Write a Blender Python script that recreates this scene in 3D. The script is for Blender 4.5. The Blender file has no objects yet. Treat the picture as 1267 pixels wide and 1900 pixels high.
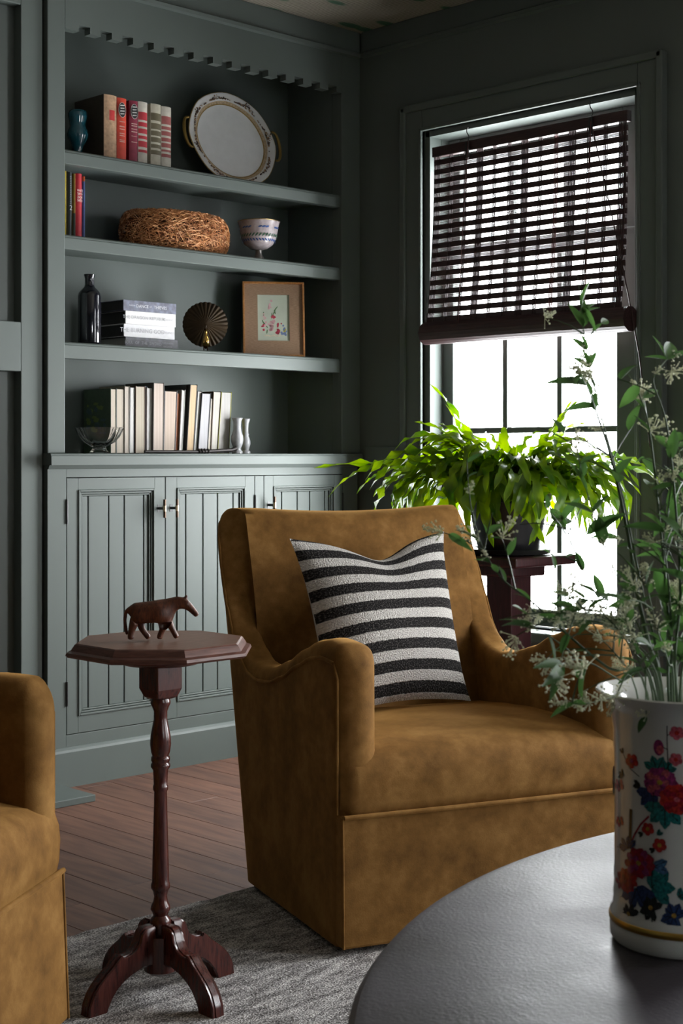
import bpy, bmesh, math, random
from mathutils import Vector, Matrix
random.seed(7)
sc = bpy.context.scene
COL = sc.collection
PI = math.pi

# ------------------------------------------------------------------ camera
F, HX, HY = 2804.0, 633.5, 845.0            # focal length in pixels, principal column, horizon row (1267x1900)
ANG = math.atan2(3500 - HX, F)              # bookcase wall direction against the view axis
CA, SA = math.cos(ANG), math.sin(ANG)
cam = bpy.data.cameras.new('camera'); camo = bpy.data.objects.new('camera', cam); COL.objects.link(camo)
cam.sensor_fit = 'VERTICAL'; cam.sensor_height = 36.0; cam.sensor_width = 24.0
cam.lens = F / 1900 * 36.0
cam.shift_y = -(950 - HY) / 1900
camo.location = (0, 0, 1.0)
camo.rotation_euler = (PI / 2, 0, math.atan2(-CA, SA))
cam.clip_start = 0.05
cam.dof.use_dof = True; cam.dof.focus_distance = 3.7; cam.dof.aperture_fstop = 16
sc.camera = camo

# ------------------------------------------------------------------ daylight and exposure
w = bpy.data.worlds.new('overcast_sky'); sc.world = w; w.use_nodes = True
bg = w.node_tree.nodes['Background']
bg.inputs[0].default_value = (0.95, 0.98, 1.0, 1); bg.inputs[1].default_value = 40.0
sc.view_settings.view_transform = 'Standard'; sc.view_settings.look = 'None'
sc.view_settings.exposure = 0.0; sc.view_settings.gamma = 1.0; sc.view_settings.use_curve_mapping = False
sc.cycles.use_denoising = True
sc.cycles.max_bounces = 8; sc.cycles.diffuse_bounces = 4; sc.cycles.transparent_max_bounces = 8
sc.cycles.sample_clamp_indirect = 8

XW, YF = 3.85, 3.84                          # window wall plane, bookcase face plane
XL, YB = -3.6, -3.2                          # the far sides of the room
ZC = 2.517                                   # ceiling
WIN = [(2.64, 3.523, .44, 2.115), (0.76, 1.643, .44, 2.115), (-1.12, -.237, .44, 2.115)]   # wall openings: one seen window, then two unseen ones added for their light (y0, y1, z0, z1)
for i, (y0, y1, z0, z1) in enumerate(WIN):   # light portals: they only guide the sky light through the openings
    L = bpy.data.lights.new('window_portal', 'AREA'); L.shape = 'RECTANGLE'; L.size = y1 - y0; L.size_y = z1 - z0
    L.cycles.is_portal = True
    o = bpy.data.objects.new('window_portal', L); COL.objects.link(o)
    o.matrix_world = Matrix.Translation((XW + .16, (y0 + y1) / 2, (z0 + z1) / 2)) @ Matrix(((0, 0, 1, 0), (1, 0, 0, 0), (0, 1, 0, 0), (0, 0, 0, 1)))

L = bpy.data.lights.new('window_portal', 'AREA'); L.shape = 'RECTANGLE'; L.size = .5; L.size_y = .45; L.cycles.is_portal = True  # portal for the window added behind the viewer
o = bpy.data.objects.new('window_portal', L); COL.objects.link(o); o.location = (1.80, YB - .1, 1.375); o.rotation_euler = (PI / 2 + PI, 0, 0)

# ------------------------------------------------------------------ helpers
def ray(px, py):
    s = (px - HX) / F
    return Vector((CA + s * SA, SA - s * CA, (HY - py) / F))
def onY(px, py, y): d = ray(px, py); return Vector((0, 0, 1)) + d * (y / d.y)
def onX(px, py, x): d = ray(px, py); return Vector((0, 0, 1)) + d * (x / d.x)
def onZ(px, py, z): d = ray(px, py); return Vector((0, 0, 1)) + d * ((z - 1) / d.z)
def onD(px, py, dep): return Vector((0, 0, 1)) + ray(px, py) * dep

def lerp_tab(tab, x):
    if x <= tab[0][0]: return tab[0][1]
    for (a, b), (c, d) in zip(tab, tab[1:]):
        if x <= c:
            t = (x - a) / (c - a); t = t * t * (3 - 2 * t) * .5 + t * .5
            return b + (d - b) * t
    return tab[-1][1]

class MB:
    def __init__(s): s.v = []; s.f = []; s.m = []
    def add(s, vs, fs, m=0):
        n = len(s.v); s.v += [tuple(v) for v in vs]; s.f += [tuple(i + n for i in f) for f in fs]; s.m += [m] * len(fs); return s
    def box(s, x0, x1, y0, y1, z0, z1, m=0):
        vs = [(x, y, z) for z in (z0, z1) for y in (y0, y1) for x in (x0, x1)]
        return s.add(vs, [(0, 2, 3, 1), (4, 5, 7, 6), (0, 1, 5, 4), (2, 6, 7, 3), (0, 4, 6, 2), (1, 3, 7, 5)], m)
    def hull(s, bottom, top, m=0):            # two polygons with the same count
        n = len(bottom)
        fs = [tuple(reversed(range(n))), tuple(range(n, 2 * n))] + [(i, (i + 1) % n, n + (i + 1) % n, n + i) for i in range(n)]
        return s.add(list(bottom) + list(top), fs, m)
    def loft(s, rings, closed=True, cap0=True, cap1=True, m=0):
        n = len(rings[0]); vs = [p for r in rings for p in r]; fs = []
        k = n if closed else n - 1
        for i in range(len(rings) - 1):
            for j in range(k):
                a = i * n + j; b = i * n + (j + 1) % n
                fs.append((a, b, b + n, a + n))
        if cap0: fs.append(tuple(reversed(range(n))))
        if cap1: fs.append(tuple(range((len(rings) - 1) * n, len(rings) * n)))
        return s.add(vs, fs, m)
    def lathe(s, prof, c=(0, 0, 0), seg=32, flute=None, m=0):
        rings = []
        for r, z in prof:
            ring = []
            for k in range(seg):
                a = 2 * PI * k / seg; rr = r * (flute(a, z) if flute else 1)
                ring.append((c[0] + rr * math.cos(a), c[1] + rr * math.sin(a), c[2] + z))
            rings.append(ring)
        return s.loft(rings, True, prof[0][0] > 1e-5, prof[-1][0] > 1e-5, m)
    def tube(s, pts, r, seg=8, m=0, caps=True):
        pts = [Vector(p) for p in pts]; n = len(pts); rings = []
        up = None
        for i, p in enumerate(pts):
            t = (pts[min(i + 1, n - 1)] - pts[max(i - 1, 0)])
            if t.length < 1e-9: t = Vector((0, 0, 1))
            t.normalize()
            if up is None: up = t.orthogonal().normalized()
            up = (up - t * up.dot(t))
            if up.length < 1e-6: up = t.orthogonal()
            up.normalize(); b = t.cross(up)
            rr = r[i] if isinstance(r, (list, tuple)) else r
            rings.append([p + (up * math.cos(2 * PI * k / seg) + b * math.sin(2 * PI * k / seg)) * rr for k in range(seg)])
        return s.loft(rings, True, caps, caps, m)
    def disc(s, c, u, v, ru, rv, n=10, wob=0, m=0, rnd=None):
        c = Vector(c); u = Vector(u); v = Vector(v); vs = []
        for k in range(n):
            a = 2 * PI * k / n; q = 1 + (wob * math.sin(a * 5) if wob else 0)
            vs.append(c + u * ru * q * math.cos(a) + v * rv * q * math.sin(a))
        return s.add(vs, [tuple(range(n))], m)
    def mesh(s, name, mats, smooth=None):
        me = bpy.data.meshes.new(name); me.from_pydata(s.v, [], s.f)
        for mt in (mats if isinstance(mats, (list, tuple)) else [mats]): me.materials.append(mt)
        if any(s.m): me.polygons.foreach_set('material_index', s.m)
        if smooth is not None:
            me.polygons.foreach_set('use_smooth', [True] * len(me.polygons))
            me.set_sharp_from_angle(angle=math.radians(smooth))
        me.validate(); me.update()
        return me
    def build(s, name, mats, parent=None, smooth=None, bevel=0, world=False, seg=2):
        if world and parent is not None:
            r = parent
            while r.parent: r = r.parent
            L = Vector(r.location); s.v = [tuple(Vector(v) - L) for v in s.v]
        o = bpy.data.objects.new(name, s.mesh(name, mats, smooth)); COL.objects.link(o); o.parent = parent
        if bevel:
            b = o.modifiers.new('bevel', 'BEVEL'); b.width = bevel; b.segments = seg; b.limit_method = 'ANGLE'; b.angle_limit = .6
            b.harden_normals = False
        return o
def tag(o, label=None, cat=None, group=None, kind=None):
    if label: o['label'] = label
    if cat: o['category'] = cat
    if group: o['group'] = group
    if kind: o['kind'] = kind
    return o
def thing(name, label=None, cat=None, loc=(0, 0, 0), rz=0, group=None, kind=None):
    o = bpy.data.objects.new(name, None); COL.objects.link(o); o.location = loc; o.rotation_euler.z = rz
    o.empty_display_size = .05
    return tag(o, label, cat, group, kind)
def copy_tree(o, parent=None):
    c = o.copy(); COL.objects.link(c); c.parent = parent
    for ch in list(o.children): copy_tree(ch, c)
    return c
def share(name, me, parent, loc=(0, 0, 0), rot=None, scale=1.0):
    o = bpy.data.objects.new(name, me); COL.objects.link(o); o.parent = parent
    o.location = loc
    if rot is not None:
        o.rotation_mode = 'QUATERNION'; o.rotation_quaternion = rot
    o.scale = (scale,) * 3 if not isinstance(scale, (list, tuple)) else scale
    return o
def lettering(parent, txt, origin, xd, yd, size, mat, name='lettering', align='CENTER', sx=1.0):
    cu = bpy.data.curves.new(name, 'FONT'); cu.body = txt; cu.size = 1; cu.align_x = align; cu.align_y = 'CENTER'; cu.resolution_u = 2
    t = bpy.data.objects.new(name, cu); COL.objects.link(t)
    me = bpy.data.meshes.new_from_object(t.evaluated_get(bpy.context.evaluated_depsgraph_get()))
    bpy.data.objects.remove(t); bpy.data.curves.remove(cu)
    xd = Vector(xd).normalized(); yd = Vector(yd).normalized(); zd = xd.cross(yd)
    M = Matrix((xd * size * sx, yd * size, zd)).transposed().to_4x4(); M.translation = Vector(origin)
    r = parent
    while r.parent: r = r.parent
    M = Matrix.Translation(-Vector(r.location)) @ M
    me.transform(M); me.name = name
    me.materials.clear(); me.materials.append(mat)
    o = bpy.data.objects.new(name, me); COL.objects.link(o); o.parent = parent
    return o

# ------------------------------------------------------------------ materials
def new(name):
    m = bpy.data.materials.new(name); m.use_nodes = True
    nt = m.node_tree; return m, nt, nt.nodes['Principled BSDF']
def N(nt, t, **kw):
    n = nt.nodes.new(t)
    for k, v in kw.items():
        if k in n.inputs: n.inputs[k].default_value = v
        else: setattr(n, k, v)
    return n
def ramp(nt, stops, interp='LINEAR'):
    r = nt.nodes.new('ShaderNodeValToRGB'); cr = r.color_ramp; cr.interpolation = interp
    while len(cr.elements) < len(stops): cr.elements.new(.5)
    for e, (p, c) in zip(cr.elements, stops): e.position = p; e.color = (*c, 1)
    return r
def coords(nt, scale=(1, 1, 1), out='Object', offset_random=False):
    tc = nt.nodes.new('ShaderNodeTexCoord'); mp = nt.nodes.new('ShaderNodeMapping'); mp.inputs['Scale'].default_value = scale
    src = tc.outputs[out]
    if offset_random:
        oi = nt.nodes.new('ShaderNodeObjectInfo'); mu = N(nt, 'ShaderNodeMath', operation='MULTIPLY'); mu.inputs[1].default_value = 37.0
        nt.links.new(oi.outputs['Random'], mu.inputs[0])
        ad = N(nt, 'ShaderNodeVectorMath', operation='ADD'); nt.links.new(src, ad.inputs[0]); nt.links.new(mu.outputs[0], ad.inputs[1]); src = ad.outputs[0]
    nt.links.new(src, mp.inputs['Vector']); return mp.outputs[0]
def bump(nt, bs, height, strength=.2, dist=.002):
    b = N(nt, 'ShaderNodeBump'); b.inputs['Strength'].default_value = strength; b.inputs['Distance'].default_value = dist
    nt.links.new(height, b.inputs['Height']); nt.links.new(b.outputs[0], bs.inputs['Normal']); return b
def plain(name, col, rough=.5, metal=0, spec=.5, var=.12, vscale=30, bmp=0, bscale=200, sheen=0, coat=0):
    m, nt, bs = new(name)
    bs.inputs['Roughness'].default_value = rough; bs.inputs['Metallic'].default_value = metal
    bs.inputs['Specular IOR Level'].default_value = spec
    if sheen: bs.inputs['Sheen Weight'].default_value = sheen
    if coat: bs.inputs['Coat Weight'].default_value = coat; bs.inputs['Coat Roughness'].default_value = .1
    co = coords(nt)
    n = N(nt, 'ShaderNodeTexNoise'); n.inputs['Scale'].default_value = vscale; n.inputs['Detail'].default_value = 3; nt.links.new(co, n.inputs['Vector'])
    r = ramp(nt, [(.3, tuple(c * (1 - var) for c in col)), (.7, tuple(min(1, c * (1 + var)) for c in col))])
    nt.links.new(n.outputs[0], r.inputs[0]); nt.links.new(r.outputs[0], bs.inputs['Base Color'])
    if bmp:
        n2 = N(nt, 'ShaderNodeTexNoise'); n2.inputs['Scale'].default_value = bscale; n2.inputs['Detail'].default_value = 2; nt.links.new(co, n2.inputs['Vector'])
        bump(nt, bs, n2.outputs[0], bmp, .002)
    return m
PAINT = plain('green_paint', (.096, .114, .105), .5, spec=.35, var=.03, vscale=6, bmp=.05, bscale=60)
WALLP = plain('green_wall_paint', (.090, .107, .098), .5, var=.03, vscale=4, bmp=.05, bscale=90)
BRASS = plain('aged_brass', (.55, .38, .16), .3, metal=1)
GOLD = plain('gold_band', (.62, .38, .08), .3, metal=.9)
IRON = plain('dark_iron', (.03, .026, .025), .45, metal=.6)
BLACKM = plain('black_metal', (.015, .015, .015), .4)
WHITEP = plain('porcelain', (.72, .72, .70), .12, var=.02, coat=.4)

def velvet():
    m, nt, bs = new('gold_velvet')
    co = coords(nt)
    n = N(nt, 'ShaderNodeTexNoise'); n.inputs['Scale'].default_value = 9; n.inputs['Detail'].default_value = 6; n.inputs['Roughness'].default_value = .65
    nt.links.new(co, n.inputs['Vector'])
    n4 = N(nt, 'ShaderNodeTexNoise'); n4.inputs['Scale'].default_value = 42; n4.inputs['Detail'].default_value = 4; nt.links.new(co, n4.inputs['Vector'])
    mm = N(nt, 'ShaderNodeMath', operation='MULTIPLY_ADD'); mm.inputs[1].default_value = .22; nt.links.new(n4.outputs[0], mm.inputs[0])
    m5 = N(nt, 'ShaderNodeMath', operation='MULTIPLY'); m5.inputs[1].default_value = .78; nt.links.new(n.outputs[0], m5.inputs[0]); nt.links.new(m5.outputs[0], mm.inputs[2])
    r = ramp(nt, [(.34, (.10, .046, .010)), (.5, (.180, .087, .021)), (.66, (.27, .142, .042))]); nt.links.new(mm.outputs[0], r.inputs[0])
    nt.links.new(r.outputs[0], bs.inputs['Base Color'])
    bs.inputs['Roughness'].default_value = .85; bs.inputs['Specular IOR Level'].default_value = .15
    bs.inputs['Sheen Weight'].default_value = .6; bs.inputs['Sheen Roughness'].default_value = .35; bs.inputs['Sheen Tint'].default_value = (.85, .46, .14, 1)
    n2 = N(nt, 'ShaderNodeTexNoise'); n2.inputs['Scale'].default_value = 350; nt.links.new(co, n2.inputs['Vector']); bump(nt, bs, n2.outputs[0], .25, .001)
    return m
VELVET = velvet()

def wood(name, c0, c1, rough=.35, grain=(3, 40, 40), out='Object', rnd=False, hue=0, scale=6):
    m, nt, bs = new(name)
    co = coords(nt, grain, out, rnd)
    n = N(nt, 'ShaderNodeTexNoise'); n.inputs['Scale'].default_value = scale; n.inputs['Detail'].default_value = 5; n.inputs['Distortion'].default_value = .6
    nt.links.new(co, n.inputs['Vector'])
    r = ramp(nt, [(.32, c0), (.66, c1)]); nt.links.new(n.outputs[0], r.inputs[0]); col = r.outputs[0]
    if rnd:
        oi = nt.nodes.new('ShaderNodeObjectInfo'); mr = N(nt, 'ShaderNodeMapRange'); mr.inputs['To Min'].default_value = .86; mr.inputs['To Max'].default_value = 1.14
        nt.links.new(oi.outputs['Random'], mr.inputs['Value'])
        hs = N(nt, 'ShaderNodeHueSaturation'); nt.links.new(mr.outputs[0], hs.inputs['Value']); nt.links.new(col, hs.inputs['Color']); col = hs.outputs[0]
    nt.links.new(col, bs.inputs['Base Color']); bs.inputs['Roughness'].default_value = rough
    bump(nt, bs, n.outputs[0], .12, .002)
    return m
FLOORW = wood('oak_plank', (.075, .030, .018), (.150, .070, .043), .55, (9, .9, 9), rnd=True, scale=5)
MAHOG = wood('mahogany', (.028, .006, .005), (.075, .018, .013), .25, (30, 30, 4))
TOPW = wood('brown_top_wood', (.11, .050, .032), (.21, .105, .070), .42, (4, 40, 40))
EDGEW = wood('red_brown_edge', (.055, .018, .013), (.13, .052, .037), .32, (6, 6, 60))
CHERRY = wood('dark_red_wood', (.030, .006, .008), (.062, .013, .016), .35, (30, 30, 3))
CARVED = wood('carved_wood', (.035, .009, .004), (.13, .036, .012), .38, (60, 60, 14))
FRAMEW = wood('frame_wood', (.30, .12, .03), (.45, .20, .06), .4, (20, 20, 20))
BAMBOO = wood('stained_bamboo', (.020, .009, .010), (.05, .02, .02), .5, (20, 3, 60))

def rugmat():
    m, nt, bs = new('grey_rug')
    co = coords(nt, (5, 16, 1)); n = N(nt, 'ShaderNodeTexNoise'); n.inputs['Scale'].default_value = 3; n.inputs['Detail'].default_value = 5; nt.links.new(co, n.inputs['Vector'])
    co2 = coords(nt, (150, 230, 100)); n2 = N(nt, 'ShaderNodeTexNoise'); n2.inputs['Scale'].default_value = 1.6; n2.inputs['Detail'].default_value = 2; nt.links.new(co2, n2.inputs['Vector'])
    mx = N(nt, 'ShaderNodeMath', operation='MULTIPLY_ADD'); mx.inputs[1].default_value = .38; nt.links.new(n.outputs[0], mx.inputs[0])
    h = N(nt, 'ShaderNodeMath', operation='MULTIPLY'); h.inputs[1].default_value = .62; nt.links.new(n2.outputs[0], h.inputs[0]); nt.links.new(h.outputs[0], mx.inputs[2])
    r = ramp(nt, [(.38, (.06, .056, .054)), (.5, (.28, .265, .26)), (.60, (.62, .60, .585))]); nt.links.new(mx.outputs[0], r.inputs[0])
    nt.links.new(r.outputs[0], bs.inputs['Base Color']); bs.inputs['Roughness'].default_value = .95; bs.inputs['Specular IOR Level'].default_value = .1
    bump(nt, bs, n2.outputs[0], .9, .006)
    return m
RUG = rugmat()

def paper():
    m, nt, bs = new('leaf_wallpaper')
    co = coords(nt, (1, 1, 1))
    v = N(nt, 'ShaderNodeTexVoronoi'); v.inputs['Scale'].default_value = 4.2
    mp = coords(nt, (1.0, 2.6, 1)); nt.links.new(mp, v.inputs['Vector'])
    r = ramp(nt, [(.0, (.03, .10, .065)), (.22, (.05, .13, .08)), (.28, (.30, .27, .225)), (1, (.34, .30, .25))]); nt.links.new(v.outputs['Distance'], r.inputs[0])
    wv = N(nt, 'ShaderNodeTexWave'); wv.inputs['Scale'].default_value = 26; wv.inputs['Distortion'].default_value = 7; wv.inputs['Detail Scale'].default_value = .4; nt.links.new(co, wv.inputs['Vector'])
    r2 = ramp(nt, [(.15, (.62, .58, .52)), (.6, (1, 1, 1))]); nt.links.new(wv.outputs[0], r2.inputs[0])
    mx = N(nt, 'ShaderNodeMix', data_type='RGBA', blend_type='MULTIPLY'); mx.inputs[0].default_value = 1
    nt.links.new(r.outputs[0], mx.inputs[6]); nt.links.new(r2.outputs[0], mx.inputs[7]); nt.links.new(mx.outputs[2], bs.inputs['Base Color'])
    bs.inputs['Roughness'].default_value = .8
    return m
PAPER = paper()

def glassmat(name, rough=0, ior=1.45, tint=(1, 1, 1)):
    m, nt, bs = new(name); bs.inputs['Transmission Weight'].default_value = 1; bs.inputs['Roughness'].default_value = rough; bs.inputs['IOR'].default_value = ior
    bs.inputs['Base Color'].default_value = (*tint, 1); return m
GLASS = glassmat('clear_glass')
def panemat():
    m, nt, bs = new('window_glass'); out = nt.nodes['Material Output']
    t = nt.nodes.new('ShaderNodeBsdfTransparent'); g = nt.nodes.new('ShaderNodeBsdfGlossy'); g.inputs['Roughness'].default_value = .02
    mx = nt.nodes.new('ShaderNodeMixShader'); mx.inputs[0].default_value = .06
    nt.links.new(t.outputs[0], mx.inputs[1]); nt.links.new(g.outputs[0], mx.inputs[2]); nt.links.new(mx.outputs[0], out.inputs[0]); return m
PANE = panemat()

def leafmat(name, c0, c1, trans=.45, rough=.28):
    m, nt, bs = new(name); out = nt.nodes['Material Output']
    co = coords(nt, (1, 1, 1), 'Object', True); n = N(nt, 'ShaderNodeTexNoise'); n.inputs['Scale'].default_value = 14; nt.links.new(co, n.inputs['Vector'])
    r = ramp(nt, [(.3, c0), (.7, c1)]); nt.links.new(n.outputs[0], r.inputs[0]); nt.links.new(r.outputs[0], bs.inputs['Base Color'])
    bs.inputs['Roughness'].default_value = rough
    tr = nt.nodes.new('ShaderNodeBsdfTranslucent')
    hs = N(nt, 'ShaderNodeHueSaturation'); hs.inputs['Hue'].default_value = .485; hs.inputs['Saturation'].default_value = 1.1; hs.inputs['Value'].default_value = 2.0; nt.links.new(r.outputs[0], hs.inputs['Color']); nt.links.new(hs.outputs[0], tr.inputs[0])
    mx = nt.nodes.new('ShaderNodeMixShader'); mx.inputs[0].default_value = trans
    nt.links.new(bs.outputs[0], mx.inputs[1]); nt.links.new(tr.outputs[0], mx.inputs[2]); nt.links.new(mx.outputs[0], out.inputs[0]); return m
FERN = leafmat('fern_green', (.035, .11, .010), (.17, .27, .02), .5)
LEAF = leafmat('leaf_green', (.026, .068, .020), (.055, .125, .036), .35, .55)
STEMG = plain('stem_green', (.045, .085, .03), .5)
BLOOM = leafmat('pale_blossom', (.50, .53, .40), (.66, .66, .56), .3, .7)

# ================================================================== the setting
def struct(name, mb, mat, parent=None, **kw):
    o = mb.build(name, mat, parent, **kw)
    if parent is None: o['kind'] = 'structure'
    return o
fl = struct('floor', MB().box(XL, XW, YB, 4.2, -.06, -.012), plain('dark_subfloor', (.02, .012, .01), .8))
PW = .112; plank_mesh = {}
x = XW; col = 0
while x > XL + .01:
    x1 = x; x0 = max(x - PW, XL); y = YB - random.random() * 1.2
    while y < 4.15:
        ln = random.choice((1.25, 1.55, 1.85, 2.15)); a, b = max(y, YB), min(y + ln, 4.18)
        if b - a > .03:
            key = (round(b - a, 3), round(x1 - x0, 3))
            if key not in plank_mesh:
                hx, hy, e = (x1 - x0) / 2 - .0004, (b - a) / 2 - .0004, .0010
                plank_mesh[key] = MB().hull([(-hx, -hy, -.012), (hx, -hy, -.012), (hx, hy, -.012), (-hx, hy, -.012)], [(-hx, -hy, -.0008), (hx, -hy, -.0008), (hx, hy, -.0008), (-hx, hy, -.0008)])
                mb = plank_mesh[key]; n = 8
                mb.f = [f for f in mb.f if f != (4, 5, 6, 7)]; mb.m = [0] * len(mb.f)
                mb.v += [(-hx + e, -hy + e, 0), (hx - e, -hy + e, 0), (hx - e, hy - e, 0), (-hx + e, hy - e, 0)]
                mb.f += [(4, 5, 9, 8), (5, 6, 10, 9), (6, 7, 11, 10), (7, 4, 8, 11), (8, 9, 10, 11)]; mb.m = [0] * len(mb.f)
                plank_mesh[key] = mb.mesh('plank', FLOORW)
            share('plank', plank_mesh[key], fl, ((x0 + x1) / 2, (a + b) / 2, 0))
        y += ln
    x = x0; col += 1
struct('ceiling', MB().box(XL, XW + .2, YB, 4.2, ZC, ZC + .05), PAPER)
struct('wall_left', MB().box(XL - .1, XL, YB, 4.2, -.05, ZC), WALLP)
FWN = (1.55, 2.05, 1.15, 1.60)                # opening of an unseen window added behind the viewer as fill light (x0, x1, z0, z1)
mb = MB().box(XL - .1, FWN[0], YB - .1, YB, -.05, ZC).box(FWN[1], XW + .2, YB - .1, YB, -.05, ZC).box(FWN[0], FWN[1], YB - .1, YB, -.05, FWN[2]).box(FWN[0], FWN[1], YB - .1, YB, FWN[3], ZC)
struct('wall_front', mb, WALLP)
# window wall with its seen opening and the two added ones
mb = MB(); t = .16
(ya0, ya1, z0, z1) = WIN[0]
cuts = [4.2] + [v for q in WIN for v in (q[1], q[0])] + [YB]
for a, b in zip(cuts[0::2], cuts[1::2]): mb.box(XW, XW + t, b, a, -.05, ZC)
for q in WIN: mb.box(XW, XW + t, q[0], q[1], -.05, z0); mb.box(XW, XW + t, q[0], q[1], z1, ZC)
struct('wall_right', mb, WALLP)
# back wall: recessed panels behind stiles and rails, left of the bookcase
WB = 3.857
xe = onY(88, 500, YF).x
wb = struct('wall_back', MB().box(XL, xe - .006, WB + .04, 4.2, -.05, ZC), WALLP)
struct('wall_recess', MB().box(xe - .006, XW + .2, 4.15, 4.2, -.05, ZC), WALLP)
xs = onY(39, 500, WB).x
mb = MB().box(xs, xe - .006, WB, WB + .04, .0, ZC); mb.build('stile', PAINT, wb, bevel=.002)
zr0, zr1, zt = onY(20, 688, WB).z, onY(20, 596, WB).z, onY(20, 4, WB).z
for k in range(7):
    xr = xs - .62 - k * .72
    MB().box(xr - .10, xr, WB + .0015, WB + .04, 0, ZC).build('stile', PAINT, wb, bevel=.002)
MB().box(XL, xs, WB, WB + .04, zr0, zr1).build('rail', PAINT, wb, bevel=.002)
MB().box(XL, xs, WB, WB + .04, zt, ZC).build('rail', PAINT, wb, bevel=.002)
MB().box(XL, xs, WB, WB + .04, 0, .18).build('rail', PAINT, wb, bevel=.002)
zcr = 2.423
mb = MB().box(XL, xe, WB - .012, WB, ZC - .09, ZC); tag(mb.build('trim_1', PAINT, bevel=.004), kind='structure')
prof = [(0, zcr), (.018, zcr + .004), (.018, zcr + .016), (.010, zcr + .022), (.012, ZC - .002), (0, ZC - .002)]
mb = MB().loft([[(XW - p, yy, q) for p, q in prof] for yy in (YB, YF - .02)]); tag(mb.build('trim_2', PAINT), kind='structure')
mb = MB()
for a, b in zip(cuts[0::2], cuts[1::2]): mb.box(XW - .012, XW, b if b == YB else b + .1, YF - .02 if a == 4.2 else a - .1, 0, .16)
tag(mb.build('baseboard_right', PAINT, bevel=.003), kind='structure')
tag(MB().box(XW - .010, XW, ya1 + .1, YF - .03, .878, 1.03).build('trim_3', PAINT, bevel=.002), kind='structure')

# ---- windows: casing, jamb, sash, muntins, panes, sill
def window(name, y0, y1, z0, z1):
    e = thing(name, loc=(XW, (y0 + y1) / 2, z0), kind='structure')
    cw = .092
    def cas(a0, a1, b0, b1, nm):
        MB().box(XW - .018, XW, a0, a1, b0, b1).build(nm, PAINT, e, bevel=.004, world=True)
    cas(y0 - cw, y0, z0 - .0, z1 + cw, 'side_casing'); cas(y1, y1 + cw, z0, z1 + cw, 'side_casing'); cas(y0, y1, z1, z1 + cw, 'head_casing')
    # raised outer back band and inner bead
    for (a0, a1, b0, b1) in ((y0 - cw - .004, y0 - cw + .02, z0, z1 + cw), (y1 + cw - .02, y1 + cw + .004, z0, z1 + cw), (y0 - cw, y1 + cw, z1 + cw - .02, z1 + cw + .004)):
        MB().box(XW - .030, XW, a0, a1, b0, b1).build('back_band', PAINT, e, bevel=.004, world=True)
    for (a0, a1, b0, b1) in ((y0 - .012, y0, z0, z1 + .012), (y1, y1 + .012, z0, z1 + .012), (y0 - .012, y1 + .012, z1, z1 + .012)):
        MB().box(XW - .024, XW, a0, a1, b0, b1).build('bead', PAINT, e, bevel=.003, world=True)
    MB().box(XW - .07, XW + .05, y0 - cw - .02, y1 + cw + .02, z0 - .035, z0).build('stool', PAINT, e, bevel=.006, world=True)
    MB().box(XW - .018, XW, y0 - cw, y1 + cw, z0 - .14, z0 - .035).build('apron', PAINT, e, bevel=.004, world=True)
    for (a, b) in ((y0, y0 + .022), (y1 - .022, y1)):
        MB().box(XW, XW + .06, a, b, z0, z1).build('jamb', PAINT, e, world=True, bevel=.002)
        MB().box(XW + .06, XW + .15, a, b, z0, z1).build('jamb', PAINT, e, world=True, bevel=.002)
    MB().box(XW, XW + .15, y0, y1, z1 - .02, z1).build('head_jamb', PAINT, e, world=True)
    zm = 1.69
    for nm, sx, b0, b1, tr, nr in (('lower_sash', XW + .065, z0 + .003, zm + .02, .04, 2), ('upper_sash', XW + .10, zm - .02, z1 - .02, .09, 1)):
        s = MB().box(sx, sx + .034, y0 + .022, y0 + .135, b0, b1).box(sx, sx + .034, y1 - .07, y1 - .022, b0, b1) \
            .box(sx, sx + .034, y0 + .135, y1 - .07, b0, b0 + .055).box(sx, sx + .034, y0 + .135, y1 - .07, b1 - tr, b1).build(nm, PAINT, e, bevel=.003, world=True)
        ia, ib, ja, jb = y0 + .135, y1 - .07, b0 + .055, b1 - tr
        for k in (1, 2):
            ym = ia + (ib - ia) * k / 3
            MB().box(sx + .004, sx + .03, ym - .010, ym + .010, ja, jb).build('muntin', PAINT, s, bevel=.002, world=True)
        zz = (ja + jb) / 2
        if nr == 2: MB().box(sx + .006, sx + .028, ia, ib, zz - .010, zz + .010).build('muntin', PAINT, s, bevel=.002, world=True)
        for k in range(3):
            for j in range(nr):
                pa, pb = ia + (ib - ia) * k / 3, ia + (ib - ia) * (k + 1) / 3; qa, qb = ja + (jb - ja) * j / nr, ja + (jb - ja) * (j + 1) / nr
                MB().add([(sx + .017, pa, qa), (sx + .017, pb, qa), (sx + .017, pb, qb), (sx + .017, pa, qb)], [(0, 1, 2, 3)]).build('pane', PANE, s, world=True)
    return e
window('window_1', *WIN[0]); window('added_window_2', *WIN[1]); window('added_window_3', *WIN[2])  # second and third stand out of view, added to match the daylight

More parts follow.
